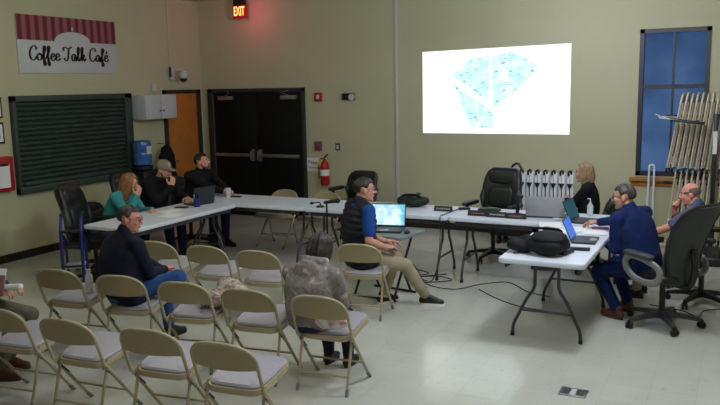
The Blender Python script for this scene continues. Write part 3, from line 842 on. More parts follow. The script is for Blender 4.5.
# dome camera
t = thing('security_camera', 'white dome security camera on a bracket high on the left wall', 'camera', (-.003,-.70,2.37))
MB().box((.03,-.10,.05), (.06,.09,.20), bev=.008).build('bracket', M['white'], t)
MB().tube(fillet([(.03,-.08,.10), (.12,-.02,.13), (.16,.02,.12)], .03), .018, 8).build('arm', M['white'], t)
MB().lathe([(.001,.10),(.06,.095),(.075,.06),(.078,0),(.06,-.02)], (.17,.03,0)).build('housing', M['white'], t)
MB().ell((.17,.03,-.03), (.058,.058,.055)).build('dome', M['black'], t)
MB().box((.06,-.16,.08), (.03,.03,.16), bev=.005).build('cable_clip', M['black'], t)

# coats beside the wooden door
t = thing('coat', 'black coat hanging on the left wall next to the wooden door', 'coat', (.09,-1.21,-.08))
mb = MB(); mb.rcone((.10,0,1.28), (.12,0,.70), .10, .15); mb.rcone((.10,-.10,1.20), (.12,-.14,.78), .06, .06); mb.rcone((.10,.10,1.20), (.12,.13,.78), .06, .05)
link('coat_body', fuse(mb, .014, 2, .014, 9, 4), M['black_cloth'], t)
MB().tube(fillet([(-.094,0,1.40), (.07,0,1.40), (.07,0,1.34)], .02), .008, 6).build('hook', M['steel'], t)

# jug on a dark cooler
t = thing('water_cooler', 'dark water dispenser cabinet standing against the left wall', 'water dispenser', (.22,-1.80,0))
MB().box((0,0,.48), (.34,.34,.96), bev=.02).build('cabinet', M['black'], t)
MB().box((.175,0,.70), (.02,.26,.22), bev=.006).build('tap_panel', M['dkgrey'], t)
for s in (-1, 1): MB().cyl((.18,s*.06,.74), (.23,s*.06,.73), .014).build('tap', M['blue'], t)
MB().lathe([(.13,.96),(.15,.98),(.15,1.027)]).build('collar', M['black'], t)
t = thing('water_jug', 'big blue translucent water jug on the dark dispenser', 'water jug', (.22,-1.80,1.03))
MB().lathe([(.10,.0),(.135,.02),(.14,.06),(.132,.085),(.14,.11),(.14,.19),(.132,.21),(.14,.23),(.14,.33),(.128,.37),(.10,.385),(.001,.39)], n=28).build('bottle', M['jug'], t)
MB().box((.14,0,.24), (.004,.10,.12)).build('paper_tag', M['bottle'], t)

# small things on the back wall
t = thing('alarm_strobe', 'red fire alarm strobe on the back wall right of the double doors', 'fire alarm', (2.33,.003,2.01))
MB().box((0,-.025,0), (.13,.05,.14), bev=.008).build('housing', M['red'], t)
MB().box((.01,-.056,0), (.05,.015,.07), bev=.004).build('lens', M['white'], t)
t = thing('emergency_light', 'black emergency light with a white lamp head on the back wall', 'emergency light', (2.90,.003,2.01))
MB().box((-.02,-.035,0), (.22,.07,.10), bev=.02).build('housing', M['black'], t)
MB().cyl((.06,-.06,0), (.065,-.11,-.01), .045, .048).build('lamp_head', M['white'], t)
t = thing('pull_station', 'mauve red fire alarm pull box below the strobe', 'fire alarm', (2.31,.003,1.225))
MB().box((0,-.025,0), (.12,.05,.15), bev=.008).build('housing', M['purple'], t)
MB().box((0,-.056,-.01), (.07,.015,.045), bev=.004).build('pull_handle', M['red'], t)
t = thing('light_switch', 'small light switch with dark plate on the back wall', 'switch', (2.655,0,1.215))
MB().box((0,-.004,0), (.08,.008,.12), bev=.003).build('plate', M['dkgrey'], t)
MB().box((0,-.012,0), (.035,.012,.065), bev=.003).build('rocker', M['white'], t)
t = thing('wall_outlet', 'wall outlet plate low on the back wall with a dark plug in it', 'outlet', (4.05,0,.485))
MB().box((0,-.004,0), (.08,.008,.12), bev=.003).build('plate', M['steel'], t)
MB().box((.01,-.025,-.02), (.04,.04,.035), bev=.006).build('plug', M['black'], t)
def text(body, size, o, rotz, parent, m, name='lettering', rx=PI/2, depth=.001, bold=0, sx=1):
    c = bpy.data.curves.new('t', 'FONT'); c.body = body; c.size = size; c.align_x = 'CENTER'; c.align_y = 'CENTER'; c.extrude = depth; c.offset = bold
    q = bpy.data.objects.new('t', c); C.objects.link(q)
    dg = bpy.context.evaluated_depsgraph_get(); me = bpy.data.meshes.new_from_object(q.evaluated_get(dg)); bpy.data.objects.remove(q)
    me.transform(Matrix.Diagonal((sx,1,1,1)))
    me.transform(Matrix.Translation(V(o)) @ Matrix.Rotation(rotz,4,'Z') @ Matrix.Rotation(rx,4,'X'))
    return link(name, me, m, parent, smooth=False)
t = thing('paper_sign', 'white printed paper sign taped beside the double doors', 'sign', (2.22,0,.92))
MB().box((0,-.002,0), (.29,.004,.22)).build('sheet', M['paper'], t)
text('Fitness', .085, (0,-.005,.035), 0, t, M['black']); text('Membership', .045, (0,-.005,-.05), 0, t, M['black'])
t = thing('fire_extinguisher', 'red fire extinguisher with a yellow tag hanging on the back wall', 'fire extinguisher', (2.46,-.10,.10))
MB().lathe([(.001,.50),(.06,.50),(.072,.52),(.072,.80),(.06,.86),(.03,.895),(.022,.92),(.001,.92)]).build('cylinder', M['red'], t)
MB().lathe([(.0735,.66),(.0735,.76)]).build('label_band', M['paper'], t)
MB().tube([(0,0,.92), (0,0,.95), (.06,0,1.0)], .012, 8).build('valve', M['black'], t)
MB().tube(fillet([(-.02,-.01,.935), (-.09,-.02,.92), (-.10,-.02,.60)], .05), .010, 8).build('hose', M['black'], t)
MB().box((-.06,-.05,.88), (.06,.006,.09), (0,.3,0)).build('tag', M['yellow'], t)
MB().box((0,.087,.75), (.05,.036,.06)).build('wall_hook', M['steel'], t)

# exit sign
M['exit'] = mat('exit_letters', rgb(255,150,90), .5, emit=rgb(255,120,60), estr=5)
M['exitface'] = mat('exit_face', rgb(120,14,22), .5, emit=rgb(255,20,40), estr=.12)
t = thing('exit_sign', 'lit red EXIT sign hanging from the ceiling above the double doors', 'exit sign', (.97,-.14,3.41))
MB().box((0,0,0), (.26,.05,.22), bev=.006).build('housing', M['exitface'], t)
MB().box((0,0,.16), (.22,.06,.13), bev=.006).build('canopy', M['black'], t)
text('EXIT', .20, (0,-.0265,0), 0, t, M['exit'], bold=.004, sx=.52)

# projected map on the wall
def emis(name, c1, c2, scale, s):
    m = bpy.data.materials.new(name); m.use_nodes = True; nt = m.node_tree; nt.nodes.remove(nt.nodes['Principled BSDF'])
    e = nt.nodes.new('ShaderNodeEmission'); tc = nt.nodes.new('ShaderNodeTexCoord'); n = nt.nodes.new('ShaderNodeTexNoise'); n.inputs['Scale'].default_value = scale; n.inputs['Detail'].default_value = 6
    r = nt.nodes.new('ShaderNodeValToRGB'); r.color_ramp.elements[0].position = .38; r.color_ramp.elements[1].position = .62; r.color_ramp.elements[0].color = c1; r.color_ramp.elements[1].color = c2
    nt.links.new(tc.outputs['Object'], n.inputs['Vector']); nt.links.new(n.outputs['Fac'], r.inputs['Fac']); nt.links.new(r.outputs['Color'], e.inputs['Color'])
    e.inputs['Strength'].default_value = s; nt.links.new(e.outputs['Emission'], nt.nodes['Material Output'].inputs['Surface']); return m
M['projwhite'] = emis('projected_white', (.97,1,1,1), (1,1,1,1), 3, 1.35)
M['projcyan'] = emis('projected_cyan', rgb(186,240,240), rgb(232,253,252), 7, 1.15)
M['projpale'] = emis('projected_pale_cyan', rgb(230,251,250), rgb(248,255,255), 5, 1.25)
M['projdark'] = emis('projected_grey', rgb(60,110,120), rgb(110,160,170), 5, .9)
m_ = M['projcyan']; nt = m_.node_tree; e = [n for n in nt.nodes if n.type == 'EMISSION'][0]
src = e.inputs['Color'].links[0].from_socket
n = nt.nodes.new('ShaderNodeTexNoise'); n.inputs['Scale'].default_value = 20; n.inputs['Detail'].default_value = 2; tc = nt.nodes.new('ShaderNodeTexCoord')
mp = nt.nodes.new('ShaderNodeMapping'); mp.inputs['Scale'].default_value = (.5,1,1.6); nt.links.new(tc.outputs['Object'], mp.inputs['Vector']); nt.links.new(mp.outputs['Vector'], n.inputs['Vector'])
r = nt.nodes.new('ShaderNodeValToRGB'); r.color_ramp.elements[0].position = .60; r.color_ramp.elements[0].color = (1,1,1,1); r.color_ramp.elements[1].position = .68; r.color_ramp.elements[1].color = (.35,.5,.52,1)
nt.links.new(n.outputs['Fac'], r.inputs['Fac']); mx = nt.nodes.new('ShaderNodeMixRGB'); mx.blend_type = 'MULTIPLY'; mx.inputs[0].default_value = 1
nt.links.new(src, mx.inputs[1]); nt.links.new(r.outputs['Color'], mx.inputs[2]); nt.links.new(mx.outputs['Color'], e.inputs['Color'])
t = thing('projected_map', 'bright projected map with pale cyan land parcels on the back wall', 'projection', (5.205,0,2.065))
PW, PH = 2.17, 1.225
def flat(name, poly, y, m):
    mb = MB(); mb.bm.faces.new([mb.bm.verts.new((u, y, v)) for u, v in poly]); return mb.build(name, m, t, smooth=False)
def px(u, v):
    top = .585+.04*u; bot = -.612
    return ((u-.5)*PW, top+(bot-top)*v)
MB().prism([px(0,0), px(0,1), px(1,1), px(1,0)], .001, lambda u, v, w: (u, -w, v)).build('light_field', M['projwhite'], t, smooth=False)
flat('pale_sheet', [px(.15,.03), px(.15,.94), px(.52,.94), px(.62,.80), px(.80,.72), px(.80,.05)], -.002, M['projpale'])
flat('map_parcel', [px(.22,.30), px(.34,.12), px(.47,.08), px(.47,.62), px(.40,.55), px(.28,.38)], -.003, M['projcyan'])
flat('map_parcel', [px(.49,.10), px(.62,.05), px(.80,.22), px(.72,.40), px(.56,.62), px(.50,.70)], -.003, M['projcyan'])
flat('map_parcel', [px(.22,.38), px(.30,.52), px(.40,.62), px(.50,.76), px(.50,.93), px(.36,.93), px(.32,.80)], -.003, M['projcyan'])
flat('clearing', [px(.57,.24), px(.60,.28), px(.61,.38), px(.56,.40), px(.54,.32)], -.0034, M['projwhite'])
# ------------------------------------------------------------------ tables
TG = 'white folding tables set in a U'
tw = folding_table('white folding table under the nameplates and open silver laptop, along the back', (6.50,-2.60,0), 0, 1.82, TG, inset=.14)
def table_copy(loc, rz, label): return dup(tw, loc, rz, label, TG)
table_copy((4.67,-2.60,0), 0, 'white folding table in the middle of the back row, behind the man in the vest')
table_copy((2.84,-2.60,0), 0, 'white folding table at the left corner of the back row, two tan chairs behind')
table_copy((2.44,-3.89,0), PI/2, 'white folding table running down the left side, three people seated behind it')
folding_table('white folding table at the right holding the black camera bag', (7.01,-3.83,0), PI/2, 1.665, TG, W=.71, inset=.26)

# ------------------------------------------------------------------ folding chairs
G1, G2, G3 = 'tan folding chairs nearest the camera', 'tan folding chairs in the middle audience row', 'tan folding chairs in the far audience row'
fc = folding_chair('empty tan folding chair with grey pad, rightmost of the nearest row', (5.79,-7.26,0), math.radians(6), G1)
def chair(x, y, deg, label, group): return dup(fc, (x,y,0), math.radians(deg), label, group)
chair(5.22,-7.24,7, 'empty tan folding chair in the nearest row, second from its right end', G1)
chair(4.575,-7.30,5, 'empty tan folding chair in the nearest row, beside the one cut off at left', G1)
chair(3.94,-7.30,7, 'empty tan folding chair cut off by the left edge of the photo', G1)
chair(2.94,-7.06,-62, 'tan folding chair under the half-seen person at the left edge', G1)
chair(3.42,-6.33,9, 'empty tan folding chair with the white bottle on it, left end of the middle row', G2)
chair(4.06,-6.29,13, 'tan folding chair under the man in the navy jacket', G2)
chair(4.67,-6.26,12, 'empty tan folding chair right of the man in the navy jacket', G2)
chair(5.25,-6.24,7, 'empty tan folding chair left of the woman in the mottled jacket', G2)
chair(5.82,-6.19,5, 'tan folding chair under the woman in the mottled jacket', G2)
chair(3.42,-5.13,6, 'tan folding chair mostly hidden behind the man in the navy jacket', G3)
chair(4.01,-5.12,6, 'empty tan folding chair in the far row, left of its empty neighbour', G3)
chair(4.575,-5.12,8, 'empty tan folding chair in the far row, at its right end', G3)
chair(5.30,-4.53,10, 'tan folding chair under the man in the puffer vest', G3)
chair(2.70,-1.72,180, 'tan folding chair behind the back tables, the left one of two', 'tan folding chairs behind the back tables')
chair(3.40,-1.76,178, 'tan folding chair behind the back tables, the right one of two', 'tan folding chairs behind the back tables')

# ------------------------------------------------------------------ office chairs
exec_chair('empty high-backed black leather chair at the near end of the left table', (1.86,-4.43,0), math.radians(-70), 1.13)
exec_chair('black leather chair behind the woman in teal', (1.42,-3.90,0), math.radians(-88), .80, arms=False)
exec_chair('dark leather chair under the man in the cap', (1.30,-3.05,0), math.radians(-90), 1.08, tilt=12)
exec_chair('dark swivel chair under the man in the black shirt', (1.50,-2.30,0), math.radians(-85), .95, arms=False)
exec_chair('low black padded chair by the back wall near the extinguisher', (3.42,-.95,0), math.radians(170), .93)
exec_chair('empty black executive chair with grey side panels behind the nameplates', (5.71,-1.64,0), math.radians(168), 1.115)
exec_chair('black chair under the blond woman', (7.0,-1.78,0), math.radians(75), .92, arms=False)
task_chair('mesh-backed swivel chair with looped grey arms under the man in the blue suit', (7.86,-3.60,0), math.radians(58), 1.13, tilt=19)
exec_chair('black high-backed chair under the balding man', (8.14,-2.74,0), math.radians(85), 1.13, tilt=18)

# ------------------------------------------------------------------ people
LAP = ((0,.8,-.3),(0,.3,1),.6)
p = person('man in a navy jacket and jeans with glasses, sitting in the audience', (3.90,-6.08,0), 72, lean=-10, lean2=16, side=-3, head=(-46,8,0),
    rw=(.10,.34,.70), lw=(.0,.38,.66), rhand=((-.5,.8,0),(0,.2,1),.6), lhand=((.5,.8,-.1),(0,.2,1),.6), ra=(.0,.43), la=(-.09,.46), raz=.50, rk=(1,.55,.5), rfoot=50, lfoot=4, scale=.955, wide=1.34, drop=.02, belly=.05,
    top='navy_cloth', topname='jacket', hem=.12, collar=1, skin='skin2', wrink=.008)
hair(p, 'short', 'hair_saltpepper', 3, front=60); glasses(p)

p = person('woman in a mottled hooded jacket seated with her back to us', (5.66,-6.03,0), 90, lean=-14, lean2=32, head=(-4,18,0), seat=.455, scale=.88, wide=1.20, drop=.055, belly=.03,
    top='camo', topname='hooded_jacket', hem=.07, collar='hood', rw=(.10,.36,.66), lw=(-.10,.36,.66), pants='darkdenim', wrink=.007, puff=.008)
hair(p, 'bob', 'hair_brown', 5, length=.135, flare=.10, rad=(.100,.116,.104))

p = person('man in a puffer vest over a blue polo facing a small laptop table', (5.18,-4.24,0), 50, lean=-8, lean2=6, head=(-12,2,0), scale=1.0, wide=1.15,
    rw=(.19,.17,.645), lw=(-.04,.27,.655), rhand=((-.25,.9,-.05),(.2,0,1),.6), lhand=((.4,.9,0),(0,.2,1),.5), ra=(.12,.64), la=(-.12,.28), rfoot=-40, lfoot=10,
    top='polo_blue', topname='polo_shirt', sleeve='short', pants='khaki', shoe='shoe_black', sole='sole_white', collar=1, hem=.08)
mb = MB(); p['torso'](mb, 1.0, .024, lo=-.09, quilt=.014); mb.rcone(p['Nk']-p['d2']*.03, p['Nk']+p['d2']*.02, .078, .074)
for S in (p['SL'], p['SR']): mb.rcone(S*.86+p['Nk']*.14-p['d2']*.01, p['Nk']-p['d2']*.01, .083, .074)
link('puffer_vest', fuse(mb, .008, 1), M['vest_navy'], p['o'])
hair(p, 'short', 'hair_dark', 7, front=66); glasses(p)

p = person('woman in a teal sweater leaning on the left table, hand at her face', (1.60,-3.92,0), 8, lean=24, lean2=30, head=(22,14,4), scale=.96, wide=.92,
    rw=(.06,.47,.97), lw=(-.02,.62,.79), rpole=(.5,.5,-1), rhand=((-.25,.2,1),(.3,.9,0),.8), lhand=((.7,.6,0),(0,0,1),.3), ra=(.1,.40), la=(-.1,.40),
    top='teal_knit', topname='sweater', pants='darkdenim')
hair(p, 'bob', 'hair_auburn', 11, length=.24, flare=.10)

p = person('man in a camouflage cap and black hoodie with hand on chin', (1.50,-3.10,0), -4, lean=20, lean2=24, head=(14,12,0), scale=1.0, wide=1.12, belly=.02,
    rw=(.06,.46,.95), lw=(-.05,.62,.80), rpole=(.5,.4,-1), rhand=((-.25,.15,1),(.3,.9,.1),1.0), lhand=((.6,.7,0),(0,0,1),.4), ra=(.14,.50), la=(-.12,.42), rfoot=-10,
    top='black_cloth', topname='hoodie', collar='hood', pants='darkdenim', puff=.01)
beard(p, 'beard'); hair(p, 'short', 'hair_brown', 2, front=56)
mb = MB(); hp, R = p['hp'], p['R']
rings = []
for th in (100, 84, 68, 52, 36, 20, 6):
    a = math.radians(th); rings.append([hp((math.cos(2*PI*k/24)*.090*math.sin(a), -.010+math.sin(2*PI*k/24)*.110*math.sin(a), .045+.088*math.cos(a)+(.012 if th < 60 else 0))) for k in range(24)])
cp = mb.loft(rings).build('cap', M['camocap'], p['o'])
mb = MB(); lo = []
for dz in (.048, .054):
    lo.append([hp((math.sin(a)*.078, .072+(math.cos(a)*.105 if abs(a) < PI/2 else 0), dz-.012*abs(math.sin(a))-.12*max(0,math.cos(a))*.12)) for a in [-PI/2+PI*k/14 for k in range(15)]])
mb.loft(lo); mb.build('brim', M['camocap'], cp)

p = person('man in a black shirt sitting at the corner of the tables, looking at the screen', (1.62,-2.32,0), -8, lean=14, lean2=14, head=(26,-8,0), scale=1.0, wide=1.14, belly=.03,
    rw=(.05,.60,.80), lw=(-.03,.62,.80), rhand=((-.4,.9,.1),(.4,.1,1),.9), lhand=((.5,.9,.1),(-.3,.1,1),.9), ra=(.10,.44), la=(-.16,.40), rfoot=-20,
    top='black_cloth', topname='shirt', pants='darkdenim', skin='skin2', collar=1)
hair(p, 'short', 'hair_dark', 9, front=62); beard(p, 'beard')

p = person('person cut off by the left edge, holding papers on lap', (3.16,-7.0,0), 26, lean=8, head=(-20,5,0), ra=(.10,.24), la=(-.14,.20), seat=.47, rw=(.06,.24,.68), lw=(-.12,.26,.68),
    rhand=((-.3,.9,0),(.3,.1,1),.7), lhand=((.2,.9,0),(0,.1,1),.7), top='shirt_indigo', pants='grey_trouser', shoe='shoe_brown')
hair(p, 'short', 'hair_brown', 4)

p = person('blond woman in a black top with folded arms behind the right tables', (6.87,-1.82,0), 186, lean=-6, lean2=4, head=(-2,2,0), scale=.96, wide=.98,
    rw=(-.13,.235,.80), lw=(.13,.26,.83), rpole=(.8,.2,-.8), lpole=(-.8,.2,-.8), rhand=((-1,.1,.1),(0,1,.2),.4), lhand=((1,.1,-.1),(0,1,.2),.4),
    top='black_cloth', topname='top', pants='darkdenim', collar=1)
hair(p, 'bob', 'hair_blond', 13, length=.15, flare=.12, front=50)

p = person('man in a blue suit and glasses reaching over the right table', (7.68,-3.58,0), 155, lean=12, lean2=20, head=(20,6,0), scale=.97, wide=1.32, belly=.02,
    rw=(.24,.72,.81), lw=(-.06,.34,.70), rpole=(.6,-.2,-1), rhand=((-.2,1,-.1),(.2,.2,1),.5), lhand=((.3,.8,-.2),(0,.3,1),.6), ra=(.20,.26), la=(-.08,.20), rfoot=5, lfoot=-5,
    top='suit_blue', topname='suit_jacket', hem=.12, pants='suit_blue', shoe='shoe_brown', collar=1)
for E_, Wr in ((p['RE'], p['rw']), (p['LE'], p['lw'])):
    d = (Wr-E_).normalized(); MB().cyl(Wr-d*.06, Wr-d*.004, .041, .038).build('shirt_cuff', M['shirt_pale'], p['o'])
hair(p, 'short', 'hair_saltpepper', 6, front=66); glasses(p)

p = person('balding man in a plaid shirt leaning back with hand on chin', (7.95,-2.72,0), 172, lean=-22, lean2=-6, head=(6,10,0), scale=.92, wide=1.12, belly=.04, neckf=.03,
    rw=(.035,.10,.955), lw=(-.25,.34,.72), rpole=(.6,.2,-1), rhand=((-.3,.1,1),(.3,.9,0),1.0), lhand=((.1,1,0),(-.2,.1,1),.5), ra=(.12,.44), la=(-.12,.42),
    top='plaid', topname='plaid_shirt', sleeve='short', pants='khaki', shoe='shoe_black', collar=1, skin='skin2')
hair(p, 'fringe', 'hair_grey', 8)

# ------------------------------------------------------------------ things on the tables
Z = .741
laptop('open dark laptop on the left table, its back to us', (2.34,-3.14,Z), math.radians(-106), 'laptopdark', M['laptopdark'], 100, .31, .215)
laptop('open silver laptop with its back to us on the right back table', (6.58,-2.55,Z), math.radians(184), 'laptopgrey', M['laptopdark'], 106, .41, .235)
laptop('open teal-screened laptop at the far right corner of the tables', (7.02,-2.74,Z), math.radians(82), 'laptopdark', M['screenteal'], 112, .31, .22)
laptop('open blue-screened laptop in front of the man in the suit', (7.20,-3.72,Z), math.radians(92), 'laptopdark', M['screenblue'], 114, .30, .205)
for tt in list(C.objects):
    pass
def slab(name, label, cat, loc, size, rz, m, group=None, bev=.004):
    o = MB().box((0,0,size[2]/2), size, bev=bev).build(name, M[m]); o.location = loc; o.rotation_euler = (0,0,rz); return tag(o, label, cat, group)
slab('phone', 'dark phone lying on the left table before the man in the cap', 'phone', (2.33,-3.46,Z), (.16,.08,.012), .3, 'black')
slab('phone', 'dark phone lying at the corner of the back table beside the white cup', 'phone', (2.42,-2.46,Z), (.15,.08,.012), .1, 'black')
t = thing('cup', 'white cup with dark pens standing by the dark laptop on the left table', 'cup', (2.46,-3.33,Z))
MB().lathe([(.001,.0),(.036,0),(.040,.11),(.036,.11),(.033,.01),(.001,.01)]).build('cup_body', M['blue'], t)
for k in range(4): MB().tube([(.01*math.cos(k*2), .01*math.sin(k*2), .02), (.03*math.cos(k*2), .03*math.sin(k*2), .15)], .005, 6).build('pen', M['white' if k == 2 else 'black'], t)
t['label'] = 'dark blue pen cup standing by the dark laptop on the left table'
t = thing('drinking_glass', 'white lidded cup in the hands of the man in the black shirt', 'cup', (2.36,-2.55,Z))
MB().lathe([(.001,0),(.030,0),(.038,.12),(.035,.12),(.028,.008),(.001,.008)]).build('cup_body', M['white'], t)
MB().lathe([(.001,.122),(.040,.120),(.040,.126),(.001,.130)]).build('lid', M['bottle'], t)
for k, (x, y, r, lab) in enumerate(((2.58,-3.95,.2,'sheet of paper on the left table, nearest its free end'), (2.36,-3.72,-.15,'sheet of paper on the left table before the woman in teal'))):
    slab('paper_sheet', lab, 'paper', (x,y,Z), (.22,.29,.002), r, 'paper', bev=0)
# microphones
def mic(label, loc, rz, stand=False):
    t = thing('microphone', label, 'microphone', loc, rz)
    if stand:
        MB().lathe([(.001,0),(.13,0),(.13,.012),(.03,.022),(.001,.022)]).build('stand_base', M['blackmetal'], t)
        MB().cyl((0,0,.02), (0,0,.86), .011).build('pole', M['blackmetal'], t)
        MB().rcone((-.02,0,.865), (.10,0,.885), .018, .022).build('microphone_body', M['black'], t); MB().ell((.13,0,.89), (.04,.03,.03)).build('windscreen', M['black'], t)
    else:
        MB().lathe([(.001,0),(.05,0),(.045,.018),(.001,.022)]).build('stand_base', M['black'], t)
        MB().tube(fillet([(0,0,.02), (0,0,.06), (-.10,0,.05)], .03), .008, 8).build('gooseneck', M['black'], t)
        MB().ell((-.10,0,.05), (.03,.018,.018)).build('windscreen', M['black'], t)
    return t
mic('small black microphone with a cable on the front edge of the back table', (3.93,-2.84,Z), .4)
mic('black microphone on a tall floor stand left of the man in the vest', (4.22,-3.20,0), .1, True)
t = thing('microphone', 'black gooseneck microphone standing beside the silver laptop', 'microphone', (6.28,-2.64,Z), 0)
MB().box((0,0,.015), (.10,.09,.03), bev=.008).build('stand_base', M['black'], t)
MB().cyl((0,0,.02), (0,0,.20), .020, .018).build('neck', M['black'], t); MB().ell((.02,0,.215), (.045,.03,.028)).build('windscreen', M['black'], t)
# black bag/device on the middle back table
t = thing('equipment_bag', 'low dark padded bag lying on the middle back table', 'bag', (4.95,-2.42,Z), .1)
mb = MB(); mb.ell((0,0,.06), (.19,.13,.06)); mb.ell((-.06,0,.085), (.12,.10,.05)); mb.ell((.13,.0,.07), (.08,.09,.055))
link('bag_body', fuse(mb, .008, 2, .008, 14, 2), M['olive_bag'], t)
MB().tube(fillet([(-.16,-.03,.05), (-.10,-.04,.145), (.08,-.04,.145), (.18,-.03,.06)], .05), .008, 8, flat=2).build('strap', M['black_bag'], t)
# nameplates
M['plate'] = mat('black_nameplate', rgb(24,22,26), .4); M['plateink'] = mat('nameplate_ink', rgb(150,92,96), .6); M['plateink2'] = mat('nameplate_pale_ink', rgb(150,150,155), .6)
for k, (x, y, ink, lab) in enumerate(((5.41,-2.60,'plateink2','black nameplate alone on the middle back table'), (5.87,-2.76,'plateink','black nameplate, left of three in a row before the executive chair'), (6.09,-2.78,'plateink2','black nameplate, middle of three in a row before the executive chair'), (6.31,-2.80,'plateink','black nameplate, right of three in a row beside the silver laptop'))):
    t = thing('nameplate', lab, 'nameplate', (x,y,Z), 0, 'black nameplates on the back tables')
    MB().prism([(-.03,0),(.03,0),(.004,.058),(-.004,.058)], .215, lambda u, v, w: (w-.1075, u, v)).build('holder', M['plate'], t, smooth=False)
    mb = MB(); a = math.atan2(.026,.058)
    rnd = random.Random(k)
    x_ = -.075
    while x_ < .07:
        L = rnd.uniform(.012,.03); mb.box((x_+L/2,-.0185,.029), (L,.002,.014), (-a,0,0)); x_ += L+.006
    mb.build('name_line', M[ink], t, smooth=False)
slab('remote_control', 'small black device lying on the seam between the back tables', 'remote', (5.60,-2.42,Z), (.13,.06,.025), .5, 'black')
t = thing('tissue_box', 'flat black tray with green cards behind the nameplates', 'tray', (5.90,-2.42,Z))
MB().box((0,0,.015), (.24,.12,.03), bev=.006).build('tray', M['black'], t); MB().box((.03,0,.035), (.12,.07,.01)).build('card', mat('green_card', rgb(70,110,70), .7), t)
t['label'] = 'flat black tray with a green card behind the nameplates'; t.name = 'card_tray'
# bottle of sanitiser
t = thing('pump_bottle', 'white pump bottle standing at the right end of the back table', 'bottle', (7.00,-2.36,Z))
MB().lathe([(.001,0),(.03,0),(.032,.01),(.032,.11),(.014,.135),(.012,.15),(.001,.15)]).build('bottle_body', M['white'], t)
MB().tube(fillet([(0,0,.15), (0,0,.185), (-.03,0,.185)], .01), .006, 8).build('pump', M['white'], t)
# papers on the right tables
for k, (x, y, r, lab) in enumerate(((6.72,-3.02,.3,'white paper sheet crossing the joint of the right and back tables'), (7.0,-3.22,-.4,'white paper sheet on the right table under the reaching hand'), (7.20,-3.28,.2,'white paper sheet on the right table near the suited man'), (6.86,-3.38,.9,'white paper sheet on the right table behind the camera bag'), (6.78,-2.62,.1,'crumpled white paper between the silver and teal laptops'))):
    slab('paper_sheet', lab, 'paper', (x,y,Z+.002*k), (.22,.29,.002), r, 'paper', 'paper sheets on the right tables', bev=0)
slab('sunglasses_case', 'small dark case lying on papers behind the camera bag', 'case', (6.82,-3.42,Z+.012), (.17,.06,.035), -.4, 'black', bev=.012)
slab('mobile_phone', 'dark mauve phone lying on white papers beside the suited man’s hand', 'phone', (7.23,-3.12,Z+.012), (.16,.08,.012), .2, 'purple')
slab('remote_control', 'black remote lying on the right table in front of the blue-screened laptop', 'remote', (7.21,-4.13,Z), (.20,.055,.025), .12, 'black')
slab('key_fob', 'short black clip pouch lying crosswise beside the remote on the right table', 'pouch', (7.15,-4.30,Z), (.05,.16,.03), -.35, 'black')
slab('pen', 'small dark pen on the near left corner of the right table', 'pen', (6.76,-4.42,Z), (.012,.10,.01), -.5, 'dkgrey', bev=.003)
# camera bag
t = thing('camera_bag', 'black camera bag lying on the right table', 'bag', (6.93,-4.37,Z), .1)
mb = MB(); mb.ell((.07,0,.085), (.19,.16,.085)); mb.ell((.09,-.03,.115), (.165,.13,.075)); mb.ell((-.14,.02,.06), (.14,.11,.06)); mb.rcone((-.24,.05,.05), (-.10,.03,.09), .042, .06); mb.ell((.10,-.13,.075), (.11,.05,.065))
link('bag_body', fuse(mb, .009, 2, .009, 9, 3), M['black_bag'], t)
mb = MB(); mb.ell((.09,-.05,.155), (.150,.115,.040), Matrix.Rotation(.22,3,'X')); link('flap', fuse(mb, .007, 1, .006, 10), M['black_bag'], t)
MB().tube(catmull([(-.02,.12,.14), (-.05,.10,.19), (.06,.06,.205), (.16,.08,.19), (.17,.10,.15)], 6), .010, 8, flat=2.2).build('strap', M['black_bag'], t)
MB().ell((-.20,-.03,.09), (.012,.012,.012)).build('buckle', M['steel'], t)

# small laptop table
t = thing('side_table', 'small grey folding table holding the lit laptop', 'table', (5.14,-3.64,0), math.radians(-8))
def ol(w, d, r):
    o = []
    for cx, cy, a0 in ((w-r,d-r,0), (-w+r,d-r,90), (-w+r,-d+r,180), (w-r,-d+r,270)):
        for k in range(6):
            a = math.radians(a0+18*k); o.append((cx+math.cos(a)*r, cy+math.sin(a)*r))
    return o
MB().loft([[V((x,y,z)) for x, y in ol(w,d,.05)] for w, d, z in ((.36,.24,.650),(.375,.255,.658),(.375,.255,.676),(.37,.25,.682))]).build('tabletop', M['greytable'], t)
for s in (-1, 1):
    MB().tube(fillet([(s*.24,.18,.65), (s*.24,-.20,.02), (s*.24,-.20,.01)], .01), .013, 8).build('leg', M['blackmetal'], t)
    MB().tube(fillet([(s*.20,-.18,.65), (s*.20,.20,.02), (s*.20,.20,.01)], .01), .013, 8).build('leg', M['blackmetal'], t)
MB().tube([(-.26,-.20,.014), (.26,-.20,.014)], .013, 8).build('foot_bar', M['blackmetal'], t)
MB().tube([(-.26,.20,.014), (.26,.20,.014)], .013, 8).build('foot_bar', M['blackmetal'], t)
M['mapscreen'] = emis('laptop_map_screen', rgb(110,200,225), rgb(225,248,252), 9, 1.15)
laptop('open laptop on the small grey table, showing the cyan map', (5.16,-3.64,.683), math.radians(12), 'laptopdark', M['mapscreen'], 102, .37, .25)
t = thing('computer_mouse', 'black computer mouse beside the lit laptop', 'mouse', (5.42,-3.68,.683), .3)
MB().ell((0,0,.012), (.032,.055,.020)).build('shell', M['black'], t); MB().cyl((-.004,.03,.03), (.004,.03,.03), .008).build('scroll_wheel', M['dkgrey'], t)

